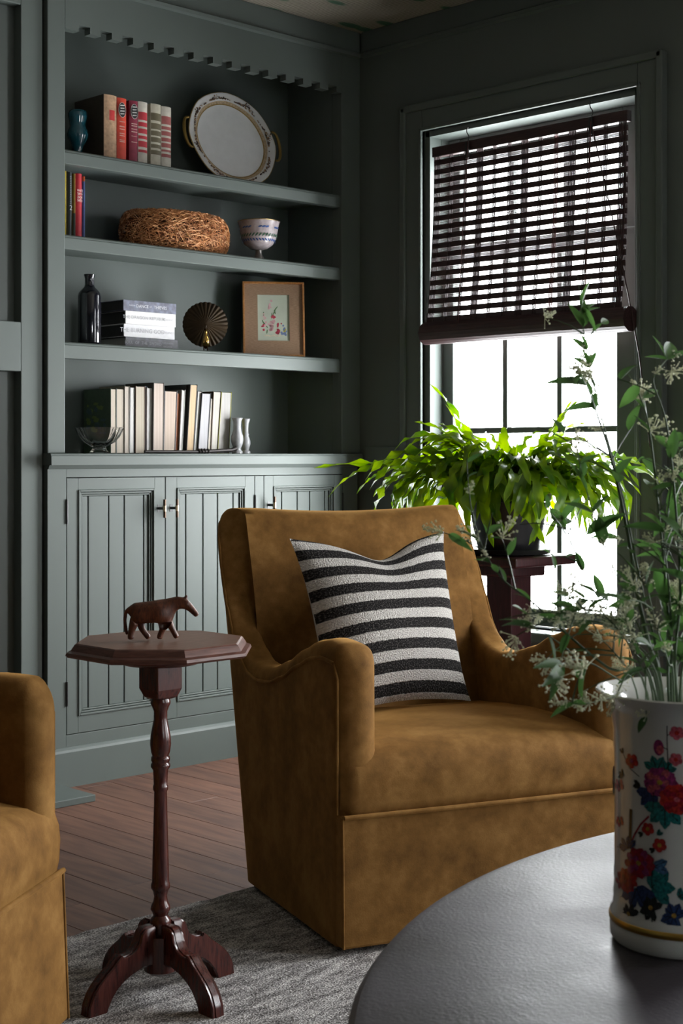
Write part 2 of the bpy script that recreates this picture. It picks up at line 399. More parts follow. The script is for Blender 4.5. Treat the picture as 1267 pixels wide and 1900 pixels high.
w4 = thing('added_window_4', loc=(FWN[0], YB, FWN[2]), kind='structure')  # unseen window, added to brighten the vase and chair fronts
for (a0, a1, b0, b1, nm) in ((FWN[0] - .09, FWN[0], FWN[2] - .09, FWN[3] + .09, 'side_casing'), (FWN[1], FWN[1] + .09, FWN[2] - .09, FWN[3] + .09, 'side_casing'), (FWN[0], FWN[1], FWN[3], FWN[3] + .09, 'head_casing'), (FWN[0], FWN[1], FWN[2] - .09, FWN[2], 'stool')):
    MB().box(a0, a1, YB, YB + .02, b0, b1).build(nm, PAINT, w4, world=True, bevel=.004)
MB().box((FWN[0] + FWN[1]) / 2 - .012, (FWN[0] + FWN[1]) / 2 + .012, YB - .06, YB - .03, FWN[2], FWN[3]).build('muntin', PAINT, w4, world=True)
for k in range(2):
    a0 = FWN[0] + (FWN[1] - FWN[0]) * k / 2; a1 = a0 + (FWN[1] - FWN[0]) / 2
    MB().add([(a0, YB - .045, FWN[2]), (a1, YB - .045, FWN[2]), (a1, YB - .045, FWN[3]), (a0, YB - .045, FWN[3])], [(0, 1, 2, 3)]).build('pane', PANE, w4, world=True)

# ================================================================== built-in bookcase
XR0, XR1 = onY(121, 600, YF).x, onY(634, 600, YF).x      # recess opening
XC0, YBK = onY(88, 600, YF).x, 4.124
ZW = 1.006
bk = thing('bookcase', 'grey-green built-in bookcase with three shelves and a notched valance', 'bookcase', (XC0, YF, ZW))
MB().box(XC0, XR0, YF, YF + .05, ZW, ZC).build('stile', PAINT, bk, bevel=.003, world=True)
MB().box(XR1, XW, YF, YF + .05, ZW, ZC).build('stile', PAINT, bk, bevel=.003, world=True)
MB().box(XC0, XR0 - .006, YF + .05, 4.14, ZW, ZC).build('side_panel', PAINT, bk, world=True)
MB().box(XR1 + .0, XW, YF + .05, 4.14, ZW, ZC).build('side_panel', PAINT, bk, world=True)
MB().box(XR0 - .01, XR1 + .01, YBK, 4.145, ZW, ZC).build('back_panel', PAINT, bk, world=True)
MB().box(XR0, XR1, YF + .03, YBK, 2.46, 2.48).build('top_panel', PAINT, bk, world=True)
# valance with square notches
zv = 2.288; zn = zv + .020
xa = onY(146.5, 60, YF).x; xb = onY(609, 165, YF).x; wn = .041
bot = [(XR0, zv)]
for k in range(14):
    x = xa + (xb - xa) * k / 13
    bot += [(x, zv), (x, zn), (x + wn, zn), (x + wn, zv)]
bot.append((XR1, zv))
mb = MB(); poly = bot + [(XR1, ZC), (XR0, ZC)]
me = bmesh.new()
vs = [me.verts.new((x, YF, z)) for x, z in poly]; fc = me.faces.new(vs)
ex = bmesh.ops.extrude_face_region(me, geom=[fc]); bmesh.ops.translate(me, vec=(0, .03, 0), verts=[g for g in ex['geom'] if isinstance(g, bmesh.types.BMVert)])
bmesh.ops.recalc_face_normals(me, faces=me.faces); bmesh.ops.triangulate(me, faces=[f for f in me.faces if len(f.verts) > 4])
for v in me.verts: v.co -= Vector(bk.location)
m2 = bpy.data.meshes.new('valance'); me.to_mesh(m2); me.free(); m2.materials.append(PAINT)
vo = bpy.data.objects.new('valance', m2); COL.objects.link(vo); vo.parent = bk
prof = [(0, zcr), (.016, zcr + .003), (.018, zcr + .014), (.010, zcr + .020), (.010, ZC - .002), (0, ZC - .002)]
MB().loft([[(xx, YF - p, q) for p, q in prof] for xx in (XC0, XW - .012)]).build('crown', PAINT, bk, world=True)
SH = [(1.883, 1.927), (1.624, 1.669), (1.294, 1.344)]
for za, zb in SH:
    ys = YF + .010
    prof = [(ys, za), (ys, zb - .010), (ys + .002, zb - .008), (ys + .002, zb - .004), (ys + .006, zb), (YBK, zb), (YBK, zb - .022), (ys + .03, zb - .022), (ys + .03, za)]
    MB().loft([[(xx, p, q) for p, q in prof] for xx in (XR0, XR1)]).build('shelf', PAINT, bk, world=True, bevel=.0015)

wt = thing('cabinet_worktop', 'long painted grey-green worktop ledge between the cabinet doors and the bookshelves', 'worktop', (XC0, YF, ZW - .04))
yn = YF - .028
prof = [(yn, ZW - .035), (yn, ZW - .008), (yn + .003, ZW - .006), (yn + .003, ZW - .003), (yn + .006, ZW), (4.145, ZW), (4.145, ZW - .035)]
MB().loft([[(xx, p, q) for p, q in prof] for xx in (XC0 - .004, XW - .013)]).build('slab', PAINT, wt, world=True)

cb = thing('base_cabinet', 'grey-green base cabinet with beadboard doors and small brass pulls under the shelves', 'cabinet', (XC0, YF, 0))
MB().loft([[(xx, YF - p, q) for p, q in ((0, ZW - .047), (.006, ZW - .046), (.012, ZW - .035), (0, ZW - .035))] for xx in (XC0, XW - .013)]).build('cove_moulding', PAINT, cb, world=True)
DO = [(onY(124, 1000, YF).x, onY(306, 1000, YF).x, 145, 287, (163, 201, 230, 266), 'L'),
      (onY(307.5, 1000, YF).x, onY(472, 1000, YF).x, 328, 455, (344, 376, 403, 432), 'R'),
      (onY(490, 1000, YF).x, onY(635, 1000, YF).x, 507, 620, (522, 551, 574, 602), 'R')]
ZD0, ZD1 = .157, .931
ZWB = ZW - .035
g = .0022
mb = MB().box(XC0, DO[0][0] - g, YF, YF + .03, 0, ZWB).box(DO[1][1] + g, DO[2][0] - g, YF, YF + .03, ZD0, ZD1).box(DO[2][1] + g, XW - .013, YF, YF + .03, 0, ZWB)
mb.box(DO[0][0] - g, DO[2][1] + g, YF, YF + .03, ZD1 + g, ZWB).box(DO[0][0] - g, DO[2][1] + g, YF, YF + .03, 0, ZD0 - g)
mb.build('face_frame', PAINT, cb, world=True, bevel=.001)
MB().box(XC0, XC0 + .02, YF + .03, 4.14, 0, ZWB).box(XC0 + .02, XW - .013, 4.12, 4.14, 0, ZWB).box(XW - .035, XW - .013, YF + .03, 4.12, 0, ZWB).build('carcass', BLACKM, cb, world=True)
MB().loft([[(xx, YF - p, q) for p, q in ((0, 0), (.014, 0), (.014, .105), (.011, .112), (.004, .118), (0, .119))] for xx in (XC0 - .002, XW - .013)]).build('plinth', PAINT, cb, world=True)
for (dx0, dx1, pa, pb, gr, hside) in DO:
    px0, px1 = onY(pa, 1000, YF).x, onY(pb, 1000, YF).x
    pz0, pz1 = ZD0 + .052, ZD1 - .036
    d = MB().box(dx0, px0, YF, YF + .022, ZD0, ZD1).box(px1, dx1, YF, YF + .022, ZD0, ZD1).box(px0, px1, YF, YF + .022, ZD0, pz0).box(px0, px1, YF, YF + .022, pz1, ZD1).build('door', PAINT, cb, world=True, bevel=.001)
    # stepped panel moulding
    for i, (a, b, h) in enumerate(((.0, .006, -.004), (.0075, .013, .001), (.0145, .019, .004))):
        m_ = MB()
        for (q0, q1, r0, r1) in ((px0 + a, px0 + b, pz0 + a, pz1 - a), (px1 - b, px1 - a, pz0 + a, pz1 - a), (px0 + b, px1 - b, pz0 + a, pz0 + b), (px0 + b, px1 - b, pz1 - b, pz1 - a)):
            m_.box(q0, q1, YF + h, YF + .018, r0, r1)
        m_.build('panel_moulding', PAINT, d, world=True, bevel=.0012)
    MB().box(px0, px1, YF + .0165, YF + .022, pz0, pz1).build('panel_back', PAINT, d, world=True)
    edges = [px0 + .019] + [onY(q, 1000, YF + .01).x for q in gr] + [px1 - .019]
    for a, b in zip(edges, edges[1:]):
        if b - a > .006: MB().box(a + .0019, b - .0019, YF + .009, YF + .017, pz0 + .019, pz1 - .019).build('board', PAINT, d, world=True, bevel=.0018)
    xk = (px1 + dx1) / 2 - .004 if hside == 'L' else (px0 + dx0) / 2
    zk = onY(300, 943, YF).z
    h = MB().box(xk - .006, xk + .006, YF - .001, YF, zk - .012, zk + .012).tube([(xk, YF - .001, zk), (xk, YF - .030, zk)], .0045, 10).build('pull', BLACKM, d, world=True, smooth=40)
    MB().tube([(xk, YF - .030, zk - .029), (xk, YF - .030, zk - .009)], .0045, 10).tube([(xk, YF - .030, zk + .009), (xk, YF - .030, zk + .029)], .0045, 10).build('pull_bar', plain('bronze', (.10, .06, .04), .35, metal=.8), d, world=True, smooth=40)
    MB().tube([(xk, YF - .030, zk - .009), (xk, YF - .030, zk + .009)], .0056, 10).build('pull_centre', plain('pale_brass', (.75, .62, .42), .3, metal=.8), d, world=True, smooth=40)
    hx = dx0 - g / 2 if hside == 'L' else dx1 + g / 2
    for zz in (.83, .28): MB().tube([(hx, YF - .002, zz - .037), (hx, YF - .002, zz + .037)], .0035, 8).build('hinge', BLACKM, d, world=True, smooth=40)
p0 = onZ(111.3, 1499.8, 0)
tag(MB().box(1.75, 2.547, 3.62, YF - .016, 0, .02).build('plinth_board', PAINT, bevel=.002), 'low flat grey-green painted board lying on the floor against the cabinet plinth', 'board')

# ================================================================== rug
rg = thing('rug', 'grey heathered low-pile rug with a frayed edge on the wood floor', 'rug', (2.0, 1.2, 0))
mb = MB(); n = 90; ed = [(.55 + 3.0 * k / n, 2.615 + random.uniform(-.006, .006)) for k in range(n + 1)]
bt = [(.55, -1.2), (3.55, -1.2)] + list(reversed(ed))
mb.hull([(x, y, .0005) for x, y in bt], [(x, y, .011) for x, y in bt]); mb.build('pile', RUG, rg, world=True)
mb = MB()
for k in range(1500):
    x = random.uniform(.6, 3.5); a = random.gauss(PI / 2, .6); l = random.uniform(.008, .026); y = 2.61; z = random.uniform(.003, .006)
    mb.tube([(x, y, z), (x + math.cos(a) * l * .5, y + math.sin(a) * l * .5, z + .003), (x + math.cos(a) * l, y + math.sin(a) * l, .002)], .0012, 3)
tag(mb.build('fringe', plain('rug_thread', (.34, .32, .31), .9), rg, world=True), kind='stuff')
RZ = .011

# ================================================================== armchairs
CW_, CD_, CR_ = .70, .575, .06
HT = [(0, .590), (.03, .608), (.076, .611), (.121, .602), (.179, .578), (.255, .541), (.330, .516), (.390, .508), (.430, .514), (.478, .548), (.505, .592), (.517, .65), (.526, .735), (.532, .81), (.537, .848), (.540, .856)]
def shear(y, z): return y * (1 + .47 * z)
def make_chair(label, loc, rz):
    e = thing('armchair', label, 'armchair', loc, rz, 'matching velvet armchairs')
    st = []                                   # stations: x, y, outward nx, ny, thickness, inset
    for ins, y in ((.040, .000), (.034, .0007), (.026, .002), (.018, .0055), (.011, .010), (.006, .015), (.002, .020)): st.append((0, y, -1, 0, .088, ins))
    ya = CD_ - CR_
    for k in range(36): y = .026 + (ya - .026) * k / 35; st.append((0, y, -1, 0, .088 - .033 * max(0, (y - .3) / .215), 0))
    for k in range(1, 25):
        k = k / 3; a = PI - (PI / 2) * k / 8; st.append((CR_ + CR_ * math.cos(a), ya + CR_ * math.sin(a), math.cos(a), math.sin(a), .055 + .015 * k / 8, 0))
    for k in range(1, 12): st.append((CR_ + (CW_ / 2 - CR_) * k / 11, CD_, 0, 1, .07 + .015 * math.sin(PI / 2 * k / 11), 0))
    st += [(CW_ - x, y, -nx, ny, th, ins) for (x, y, nx, ny, th, ins) in reversed(st[:-1])]
    rings = []; seam = []; NS = 18
    for (x, y, nx, ny, th, ins) in st:
        h = (lerp_tab(HT, max(y - ny * th / 2, 0)) if abs(nx) > .02 else .856) - ins; r = (th - 2 * ins) / 2
        mid = 1 - .012 * max(0, 1 - ((x - CW_ / 2) / .25) ** 2) if y > .55 else 1
        h *= mid
        fl_ = 1.0   # wings flare a little
        ring = []
        zb = .006
        for k in range(9): ring.append((ins, zb + (h - r - zb) * k / 8))
        for k in range(1, NS): a = PI * k / NS; ca_ = math.cos(a); ring.append((ins + r - r * math.copysign(abs(ca_) ** .75, ca_), h - r + r * math.sin(a) ** .75))
        zi = .28
        for k in range(9): ring.append((ins + 2 * r, h - r - (h - r - zi) * k / 8))
        out = []
        for o, z in ring:
            f2 = .004 * max(0, min(1, (z - .58) / .22)) * max(0, min(1, (y - .40) / .06)) if abs(nx) > .02 else 0
            bul = 0
            if o > th * .6 and y > .3 and z > .36: bul = .012 * math.sin(PI * min(1, max(0, (z - .36) / .45)))
            xx, yy = x - nx * (o + bul) + (f2 if nx > 0 else -f2) * abs(nx), y - ny * (o + bul)
            out.append((xx, shear(yy, z), z))
        rings.append(out); seam.append((Vector(out[8]) + Vector(out[9])) / 2)
    MB().loft(rings, False, True, True).build('frame_upholstery', VELVET, e, smooth=75)
    # welts along the outer top seam and down the front corners
    mb = MB().tube(seam[7:-7], .0042, 8); mb.build('top_welt', VELVET, e, smooth=60)
    for i in (0, 1):
        xx = .004 if i == 0 else CW_ - .004
        sg = -1 if i == 0 else 1
        MB().tube([(xx + sg * .002 * (1 - k / 6), -.0125 + .0095 * k / 6, .010 + .257 * k / 6) for k in range(7)], .0030, 8).build('skirt_welt', VELVET, e, smooth=60)
        top = seam[7 if i == 0 else -8]
        MB().tube([(top.x, .016, .27 + (top.z - .30) * k / 7) for k in range(8)] + [tuple(top)], .0034, 8).build('arm_welt', VELVET, e, smooth=60)
    # seat
    SP = [(.006, .266), (-.001, .270), (-.0055, .290), (-.0075, .325), (-.005, .350), (.003, .371), (.025, .386), (.07, .394), (.16, .400), (.30, .398), (.42, .388), (.52, .375), (.60, .37)]
    rings = []
    for k in range(41):
        u = -1 + 2 * k / 40; x = CW_ / 2 + (CW_ / 2 - .006) * u; q = max(0, (abs(u) - .93) / .07); q = 1 - math.sqrt(max(0, 1 - q * q))
        cr = .010 * (1 - u * u)
        rings.append([(x, p + .020 * q * (1 if p < .03 else 0) - .004 * (1 - u * u) * (1 if p < 0 else 0), z + (cr if z > .37 else 0) - .012 * q * (1 if z > .34 else 0)) for p, z in SP])
    MB().loft(rings, False, False, False).build('seat', VELVET, e, smooth=60)
    mb = MB().hull([(0, -.013, .008), (CW_, -.013, .008), (CW_ - .002, .06, .008), (.002, .06, .008)], [(.002, -.003, .268), (CW_ - .002, -.003, .268), (CW_ - .002, .06, .268), (.002, .06, .268)]); mb.build('front_panel', VELVET, e, bevel=.006)
    MB().tube([(.006 + (CW_ - .012) * k / 20, -.0055 - .003 * math.sin(PI * k / 20), .267) for k in range(21)], .0048, 8).build('seat_welt', VELVET, e, smooth=60)
    MB().lathe([(.22, -.004), (.22, .03)], (CW_ / 2, .30, 0), 24).build('swivel_base', BLACKM, e)
    return e
W1 = Vector((.936, -.352)).normalized(); 
ch1 = make_chair('gold velvet wingback armchair with a striped cushion on its seat', (2.09, 2.14, RZ + .004), math.atan2(W1.y, W1.x))
ch2 = copy_tree(ch1); ch2['label'] = 'gold velvet wingback armchair with an empty seat, beside the octagonal side table'
W2 = Vector((.843, .538)).normalized(); c2 = Vector((1.488, 2.215)) - W2 * CW_
ch2.location = (c2.x, c2.y, RZ + .004); ch2.rotation_euler.z = math.atan2(W2.y, W2.x)

# ---- striped cushion
def cushionmat():
    m, nt, bs = new('striped_weave')
    tc = nt.nodes.new('ShaderNodeTexCoord'); sp = nt.nodes.new('ShaderNodeSeparateXYZ'); nt.links.new(tc.outputs['UV'], sp.inputs[0])
    n = N(nt, 'ShaderNodeTexNoise'); n.inputs['Scale'].default_value = 60; nt.links.new(tc.outputs['UV'], n.inputs['Vector'])
    ad = N(nt, 'ShaderNodeMath', operation='MULTIPLY_ADD'); ad.inputs[1].default_value = .012; nt.links.new(n.outputs[0], ad.inputs[0]); nt.links.new(sp.outputs['Y'], ad.inputs[2])
    mu = N(nt, 'ShaderNodeMath', operation='MULTIPLY'); mu.inputs[1].default_value = 8.35; nt.links.new(ad.outputs[0], mu.inputs[0])
    of = N(nt, 'ShaderNodeMath', operation='ADD'); of.inputs[1].default_value = .2; nt.links.new(mu.outputs[0], of.inputs[0])
    fr = N(nt, 'ShaderNodeMath', operation='FRACT'); nt.links.new(of.outputs[0], fr.inputs[0])
    gt = ramp(nt, [(.0, (0, 0, 0)), (.47, (0, 0, 0)), (.50, (1, 1, 1)), (.97, (1, 1, 1)), (1.0, (0, 0, 0))]); nt.links.new(fr.outputs[0], gt.inputs[0])
    ck = N(nt, 'ShaderNodeTexNoise'); ck.inputs['Scale'].default_value = 120; nt.links.new(tc.outputs['UV'], ck.inputs['Vector'])
    blk = ramp(nt, [(.5, (.012, .011, .011)), (.72, (.11, .10, .095))]); nt.links.new(ck.outputs[0], blk.inputs[0])
    wht = ramp(nt, [(.3, (.36, .335, .31)), (.7, (.62, .59, .555))]); nt.links.new(ck.outputs[0], wht.inputs[0])
    mx = N(nt, 'ShaderNodeMix', data_type='RGBA'); nt.links.new(gt.outputs[0], mx.inputs[0]); nt.links.new(wht.outputs[0], mx.inputs[6]); nt.links.new(blk.outputs[0], mx.inputs[7])
    nt.links.new(mx.outputs[2], bs.inputs['Base Color']); bs.inputs['Roughness'].default_value = .95; bs.inputs['Specular IOR Level'].default_value = .1
    iv = N(nt, 'ShaderNodeMath', operation='MULTIPLY_ADD'); iv.inputs[1].default_value = -.6; nt.links.new(gt.outputs[0], iv.inputs[0]); nt.links.new(ck.outputs[0], iv.inputs[2])
    bump(nt, bs, iv.outputs[0], 1.0, .006)
    return m
STRIPE = cushionmat(); LINEN = plain('white_linen', (.55, .54, .52), .9, bmp=.2, bscale=400)
BL, BR, TR, TL = Vector((2.30, 2.40, .418)), Vector((2.742, 2.362, .414)), Vector((2.80, 2.500, .812)), Vector((2.352, 2.575, .808))
cu = thing('throw_cushion', 'square throw cushion with black and cream woven stripes, propped on the velvet armchair', 'cushion', tuple((BL + BR) / 2))
def cushion_side(front):
    n = 36; mb = MB(); nor = (BR - BL).cross(TL - BL).normalized(); vs = []; uv = []
    sgn = 1 if front else -1
    for j in range(n + 1):
        for i in range(n + 1):
            u, v = i / n, j / n
            # soft edges drawn in between the corners
            du = .055 * math.sin(PI * v) ** .9; uu = u + (du * (1 - 2 * u)) * (1 - .35 * math.sin(PI * u))
            dv = .05 * math.sin(PI * u) ** .9; vv = v + (dv * (1 - 2 * v)) * (1 - .35 * math.sin(PI * v))
            if v > .5: vv -= .105 * math.exp(-((u - .52) / .20) ** 2) * ((v - .5) * 2) ** 2.2     # pinched top
            p = BL * (1 - uu) * (1 - vv) + BR * uu * (1 - vv) + TR * uu * vv + TL * (1 - uu) * vv
            pr = (max(0, 1 - (2 * u - 1) ** 2) ** .62) * (max(0, 1 - (2 * v - 1) ** 2) ** .62)
            th = (.088 if front else .062) * pr
            th += .010 * math.sin(5 * u + 3 * v) * pr - .022 * math.exp(-((u - .5) / .10) ** 2) * max(0, v - .62) * 2 * pr * (1 if front else 0)
            vs.append(p + nor * sgn * (-1) * th * -1); uv.append((u, v))
    fs = []
    for j in range(n):
        for i in range(n):
            a = j * (n + 1) + i; q = (a, a + 1, a + n + 2, a + n + 1); fs.append(q if front else tuple(reversed(q)))
    mb.add(vs, fs); o = mb.build('cushion_front' if front else 'cushion_back', STRIPE if front else LINEN, cu, smooth=80, world=True)
    l = o.data.uv_layers.new(name='UVMap')
    for lp in o.data.loops: l.data[lp.index].uv = uv[lp.vertex_index]
    if front:                               # tufts of yarn standing along the outline
        sub = o.modifiers.new('sub', 'SUBSURF'); sub.levels = 1; sub.render_levels = 2
    return o
cushion_side(True); cushion_side(False)

# ================================================================== octagonal side table
TX, TY = 1.706, 2.22
st = thing('side_table', 'small octagonal pedestal side table of dark mahogany with a brown top', 'table', (TX, TY, RZ))
def octa(r, z): return [(r * math.cos(math.radians(22.5 + 45 * k)), r * math.sin(math.radians(22.5 + 45 * k)), z) for k in range(8)]
zt0 = .635 - RZ
rings = [octa(r, zt0 + dz) for r, dz in ((.154, 0), (.171, .001), (.176, .005), (.174, .010), (.166, .013), (.164, .017), (.159, .024), (.156, .026))]
MB().loft(rings, True, True, False).build('edge_moulding', EDGEW, st, smooth=20)
MB().loft([octa(.156, zt0 + .018), octa(.156, zt0 + .0262)]).build('table_top', TOPW, st)
MB().lathe([(.070, zt0 - .017), (.078, zt0 - .012), (.080, zt0 - .004), (.08, zt0)], seg=36).build('under_disc', MAHOG, st, smooth=40)
def dz(v): return v - RZ
b = .0285
bl = []
mb = MB()
for a, z in ((.016, dz(.553)), (.022, dz(.556)), (b, dz(.572)), (b, zt0 - .016)):
    bl.append([(-a, -a, z), (a, -a, z), (a, a, z), (-a, a, z)])
MB().loft(bl).build('square_block', MAHOG, st, bevel=.002)
prof = [(.0165, .555), (.0185, .548), (.0185, .544), (.0165, .540), (.0125, .530), (.0125, .515), (.0155, .500), (.0185, .485), (.0195, .470), (.0175, .455), (.0150, .448), (.0175, .445), (.0175, .440), (.0155, .436), (.0180, .432), (.0180, .428), (.0140, .422), (.0125, .395), (.0140, .392), (.0140, .386), (.0118, .382),
        (.0130, .330), (.0148, .260), (.0155, .235), (.0158, .216), (.0175, .212), (.0175, .205), (.0145, .200), (.0118, .190), (.0135, .180), (.0175, .172), (.0185, .166), (.0150, .160), (.0130, .155), (.0185, .148), (.0200, .140), (.0170, .132), (.0170, .122), (.0300, .120), (.0300, .055), (.020, .048), (0.001, .046)]
MB().lathe([(r, dz(z)) for r, z in reversed(prof)], seg=24).build('turned_column', MAHOG, st, smooth=50)
# scrolled legs, outline in (reach, height)
up = [(.022, .132), (.042, .131), (.050, .124), (.054, .110), (.062, .097), (.076, .090), (.090, .0885), (.094, .094), (.100, .090), (.112, .078), (.128, .066), (.145, .052), (.158, .036), (.166, .018), (.168, .0)]
lo = [(.022, .058), (.048, .060), (.070, .054), (.090, .045), (.105, .034), (.116, .020), (.124, .006), (.126, .0)]
def leg_mesh():
    n = 40
    def samp(c):
        out = []
        L = [0]
        for a, b_ in zip(c, c[1:]): L.append(L[-1] + math.hypot(b_[0] - a[0], b_[1] - a[1]))
        for k in range(n):
            s = L[-1] * k / (n - 1)
            for i in range(len(c) - 1):
                if s <= L[i + 1] + 1e-9:
                    t = (s - L[i]) / (L[i + 1] - L[i]); out.append((c[i][0] + (c[i + 1][0] - c[i][0]) * t, c[i][1] + (c[i + 1][1] - c[i][1]) * t)); break
        return out
    A, B = samp(up), samp(lo); rings = []
    for (ax, az), (bx, bz) in zip(A, B):
        w_ = .0135
        def P(t, y): return (ax + (bx - ax) * t, y, max(0, az + (bz - az) * t))
        rings.append([P(0, 0.006), P(.04, .0065), P(.02, w_ - .002), P(.06, w_), P(.94, w_), P(1, w_ - .003), P(1, -w_ + .003), P(.94, -w_), P(.06, -w_), P(.02, -w_ + .002), P(.04, -.0065), P(0, -.006)])
    return MB().loft(rings).mesh('leg', MAHOG, 35)
lm = leg_mesh()
for k in range(4): share('leg', lm, st, (0, 0, .0), Matrix.Rotation(PI / 2 * k, 3, 'Z').to_quaternion())

# ---- carved wooden animal on the side table
def figurine():
    zt = RZ + zt0 + .026
    e = thing('horse_figurine', 'small carved dark wooden horse figurine standing on the octagonal table', 'figurine', (TX - .012, TY - .012, zt), math.atan2(-CA, SA) + .10)
    verts = []; edges = []; rad = []
    def chain(pts, start=None):
        prev = start
        for p, r in pts:
            verts.append(p); rad.append(r); i = len(verts) - 1
            if prev is not None: edges.append((prev, i))
            prev = i
        return prev
    # side view in local x (head at +x), z up; photo: 1008 px per metre
    chain([((x, 0, z), (a, b)) for x, z, a, b in ((-.046, .053, .013, .0185), (-.034, .054, .017, .0220), (-.014, .054, .017, .0205), (.006, .055, .0155, .0210), (.020, .063, .0115, .0165), (.033, .0705, .0085, .0125), (.0445, .0700, .0068, .0094), (.053, .0635, .0068, .0082), (.062, .0535, .0056, .0064), (.070, .0445, .0048, .0050))])
    for (root, x0, y0, pts) in ((1, 0, -.007, [((-.044, -.008, .036), .0085), ((-.050, -.008, .022), .0055), ((-.052, -.008, .010), .0050), ((-.0505, -.008, .0035), .0055)]),
                                (1, 0, .007, [((-.036, .008, .036), .0080), ((-.031, .008, .020), .0050), ((-.023, .008, .009), .0045), ((-.018, .008, .0035), .0052)]),
                                (3, 0, -.007, [((.011, -.007, .036), .0080), ((.006, -.007, .022), .0050), ((.001, -.007, .010), .0045), ((.0, -.007, .0035), .0052)]),
                                (3, 0, .007, [((.016, .007, .036), .0075), ((.023, .007, .022), .0050), ((.029, .007, .010), .0045), ((.033, .007, .0035), .0050)])):
        chain([(p, (r * 1.2, r * 1.2)) for p, r in pts], root)
    chain([((.0475, -.004, .077), (.003, .003)), ((.0505, -.0045, .0835), (.0014, .0014))], 6)
    chain([((.0470, .004, .077), (.003, .003)), ((.0495, .0045, .083), (.0014, .0014))], 6)
    chain([((-.060, 0, .056), (.004, .004)), ((-.0625, 0, .040), (.0032, .0032)), ((-.061, 0, .024), (.0034, .0034)), ((-.058, -.002, .012), (.0028, .0028))], 0)
    me = bpy.data.meshes.new('body'); me.from_pydata(verts, edges, [])
    o = bpy.data.objects.new('body', me); COL.objects.link(o); o.parent = e
    md = o.modifiers.new('skin', 'SKIN'); md.use_smooth_shade = True
    for i, v in enumerate(me.skin_vertices[0].data): v.radius = rad[i]; v.use_root = (i == 1)
    s = o.modifiers.new('sub', 'SUBSURF'); s.levels = 2; s.render_levels = 2
    dg = bpy.context.evaluated_depsgraph_get(); nm = bpy.data.meshes.new_from_object(o.evaluated_get(dg)); nm.name = 'body'
    o.modifiers.clear(); o.data = nm; nm.materials.clear(); nm.materials.append(CARVED)
    return e
figurine()

# ================================================================== coffee table and its vase
ZT = .46; KX, KY, KR = 1.694, .297, 1.002
def leathertop():
    m, nt, bs = new('hammered_dark_top')
    co = coords(nt); n = N(nt, 'ShaderNodeTexNoise'); n.inputs['Scale'].default_value = 210; n.inputs['Detail'].default_value = 3; nt.links.new(co, n.inputs['Vector'])
    n3 = N(nt, 'ShaderNodeTexNoise'); n3.inputs['Scale'].default_value = 7; n3.inputs['Detail'].default_value = 4; nt.links.new(co, n3.inputs['Vector'])
    r = ramp(nt, [(.3, (.022, .018, .024)), (.7, (.046, .039, .050))]); nt.links.new(n3.outputs[0], r.inputs[0]); nt.links.new(r.outputs[0], bs.inputs['Base Color'])
    rr = ramp(nt, [(.3, (.38,) * 3), (.7, (.50,) * 3)]); nt.links.new(n3.outputs[0], rr.inputs[0]); nt.links.new(rr.outputs[0], bs.inputs['Roughness'])
    bs.inputs['Specular IOR Level'].default_value = .62
    ad = N(nt, 'ShaderNodeMath', operation='MULTIPLY_ADD'); ad.inputs[1].default_value = 2.5; nt.links.new(n3.outputs[0], ad.inputs[0]); nt.links.new(n.outputs[0], ad.inputs[2])
    bump(nt, bs, ad.outputs[0], .22, .0022)
    return m
HAM = leathertop()
ct = thing('coffee_table', 'large round dark coffee table with a textured top', 'table', (KX, KY, RZ))
MB().lathe([(KR - .05, ZT - .055 - RZ), (KR - .012, ZT - .052 - RZ), (KR - .002, ZT - .044 - RZ), (KR, ZT - .03 - RZ), (KR - .002, ZT - .012 - RZ), (KR - .010, ZT - .003 - RZ), (KR - .022, ZT - RZ), (KR - .5, ZT - RZ), (.001, ZT - RZ)], seg=160).build('table_top', HAM, ct, smooth=30)
MB().lathe([(.42, 0), (.42, .03), (.36, .05), (.34, .30), (.40, ZT - .055 - RZ)], seg=64).build('pedestal', HAM, ct, smooth=30)

VX, VY = 1.454, .941
va = thing('flower_vase', 'tall white porcelain vase painted with red peonies and teal leaves, on the round table', 'vase', (VX, VY, ZT))
vprof = [(.066, 0), (.0775, .001), (.0805, .006), (.0805, .018), (.0790, .022), (.0805, .026), (.0800, .033), (.0765, .038), (.0755, .06), (.0752, .14), (.0755, .20), (.0770, .235), (.0800, .255), (.0860, .268), (.0950, .2755), (.0965, .2775), (.0950, .279), (.0880, .2745), (.0800, .262), (.0740, .240), (.0725, .10), (.0725, .02), (.001, .018)]
MB().lathe(vprof, seg=72).build('body', WHITEP, va, smooth=50)
MB().lathe([(.0803, .0215), (.0812, .0225), (.0816, .0255), (.0812, .0285), (.0803, .0295)], seg=72).build('gold_band', GOLD, va, smooth=60)
A0 = math.atan2(-VY, -VX)                      # the side of the vase that faces the room's middle
def wrap(cx, cz, pts, rr):                     # arc metres right of the facing line, height -> cylinder
    out = []
    for x, z in pts:
        a = A0 + (cx + x) / .0755; r0 = lerp_tab([(.038, .0765), (.06, .0755), (.14, .0752), (.20, .0755), (.235, .0770), (.255, .080)], cz + z) + rr
        out.append((r0 * math.cos(a), r0 * math.sin(a), cz + z))
    return out
PRN = {k: plain('glaze_' + k, c,   .2, var=.5, vscale=330, coat=.3) for k, c in dict(red=(.42, .025, .02), crimson=(.28, .012, .03), plum=(.26, .03, .13), rose=(.48, .09, .12), teal=(.012, .16, .16), navy=(.02, .045, .14), dark=(.012, .018, .014), ochre=(.42, .25, .04), blue=(.05, .14, .28)).items()}
PK = list(PRN)
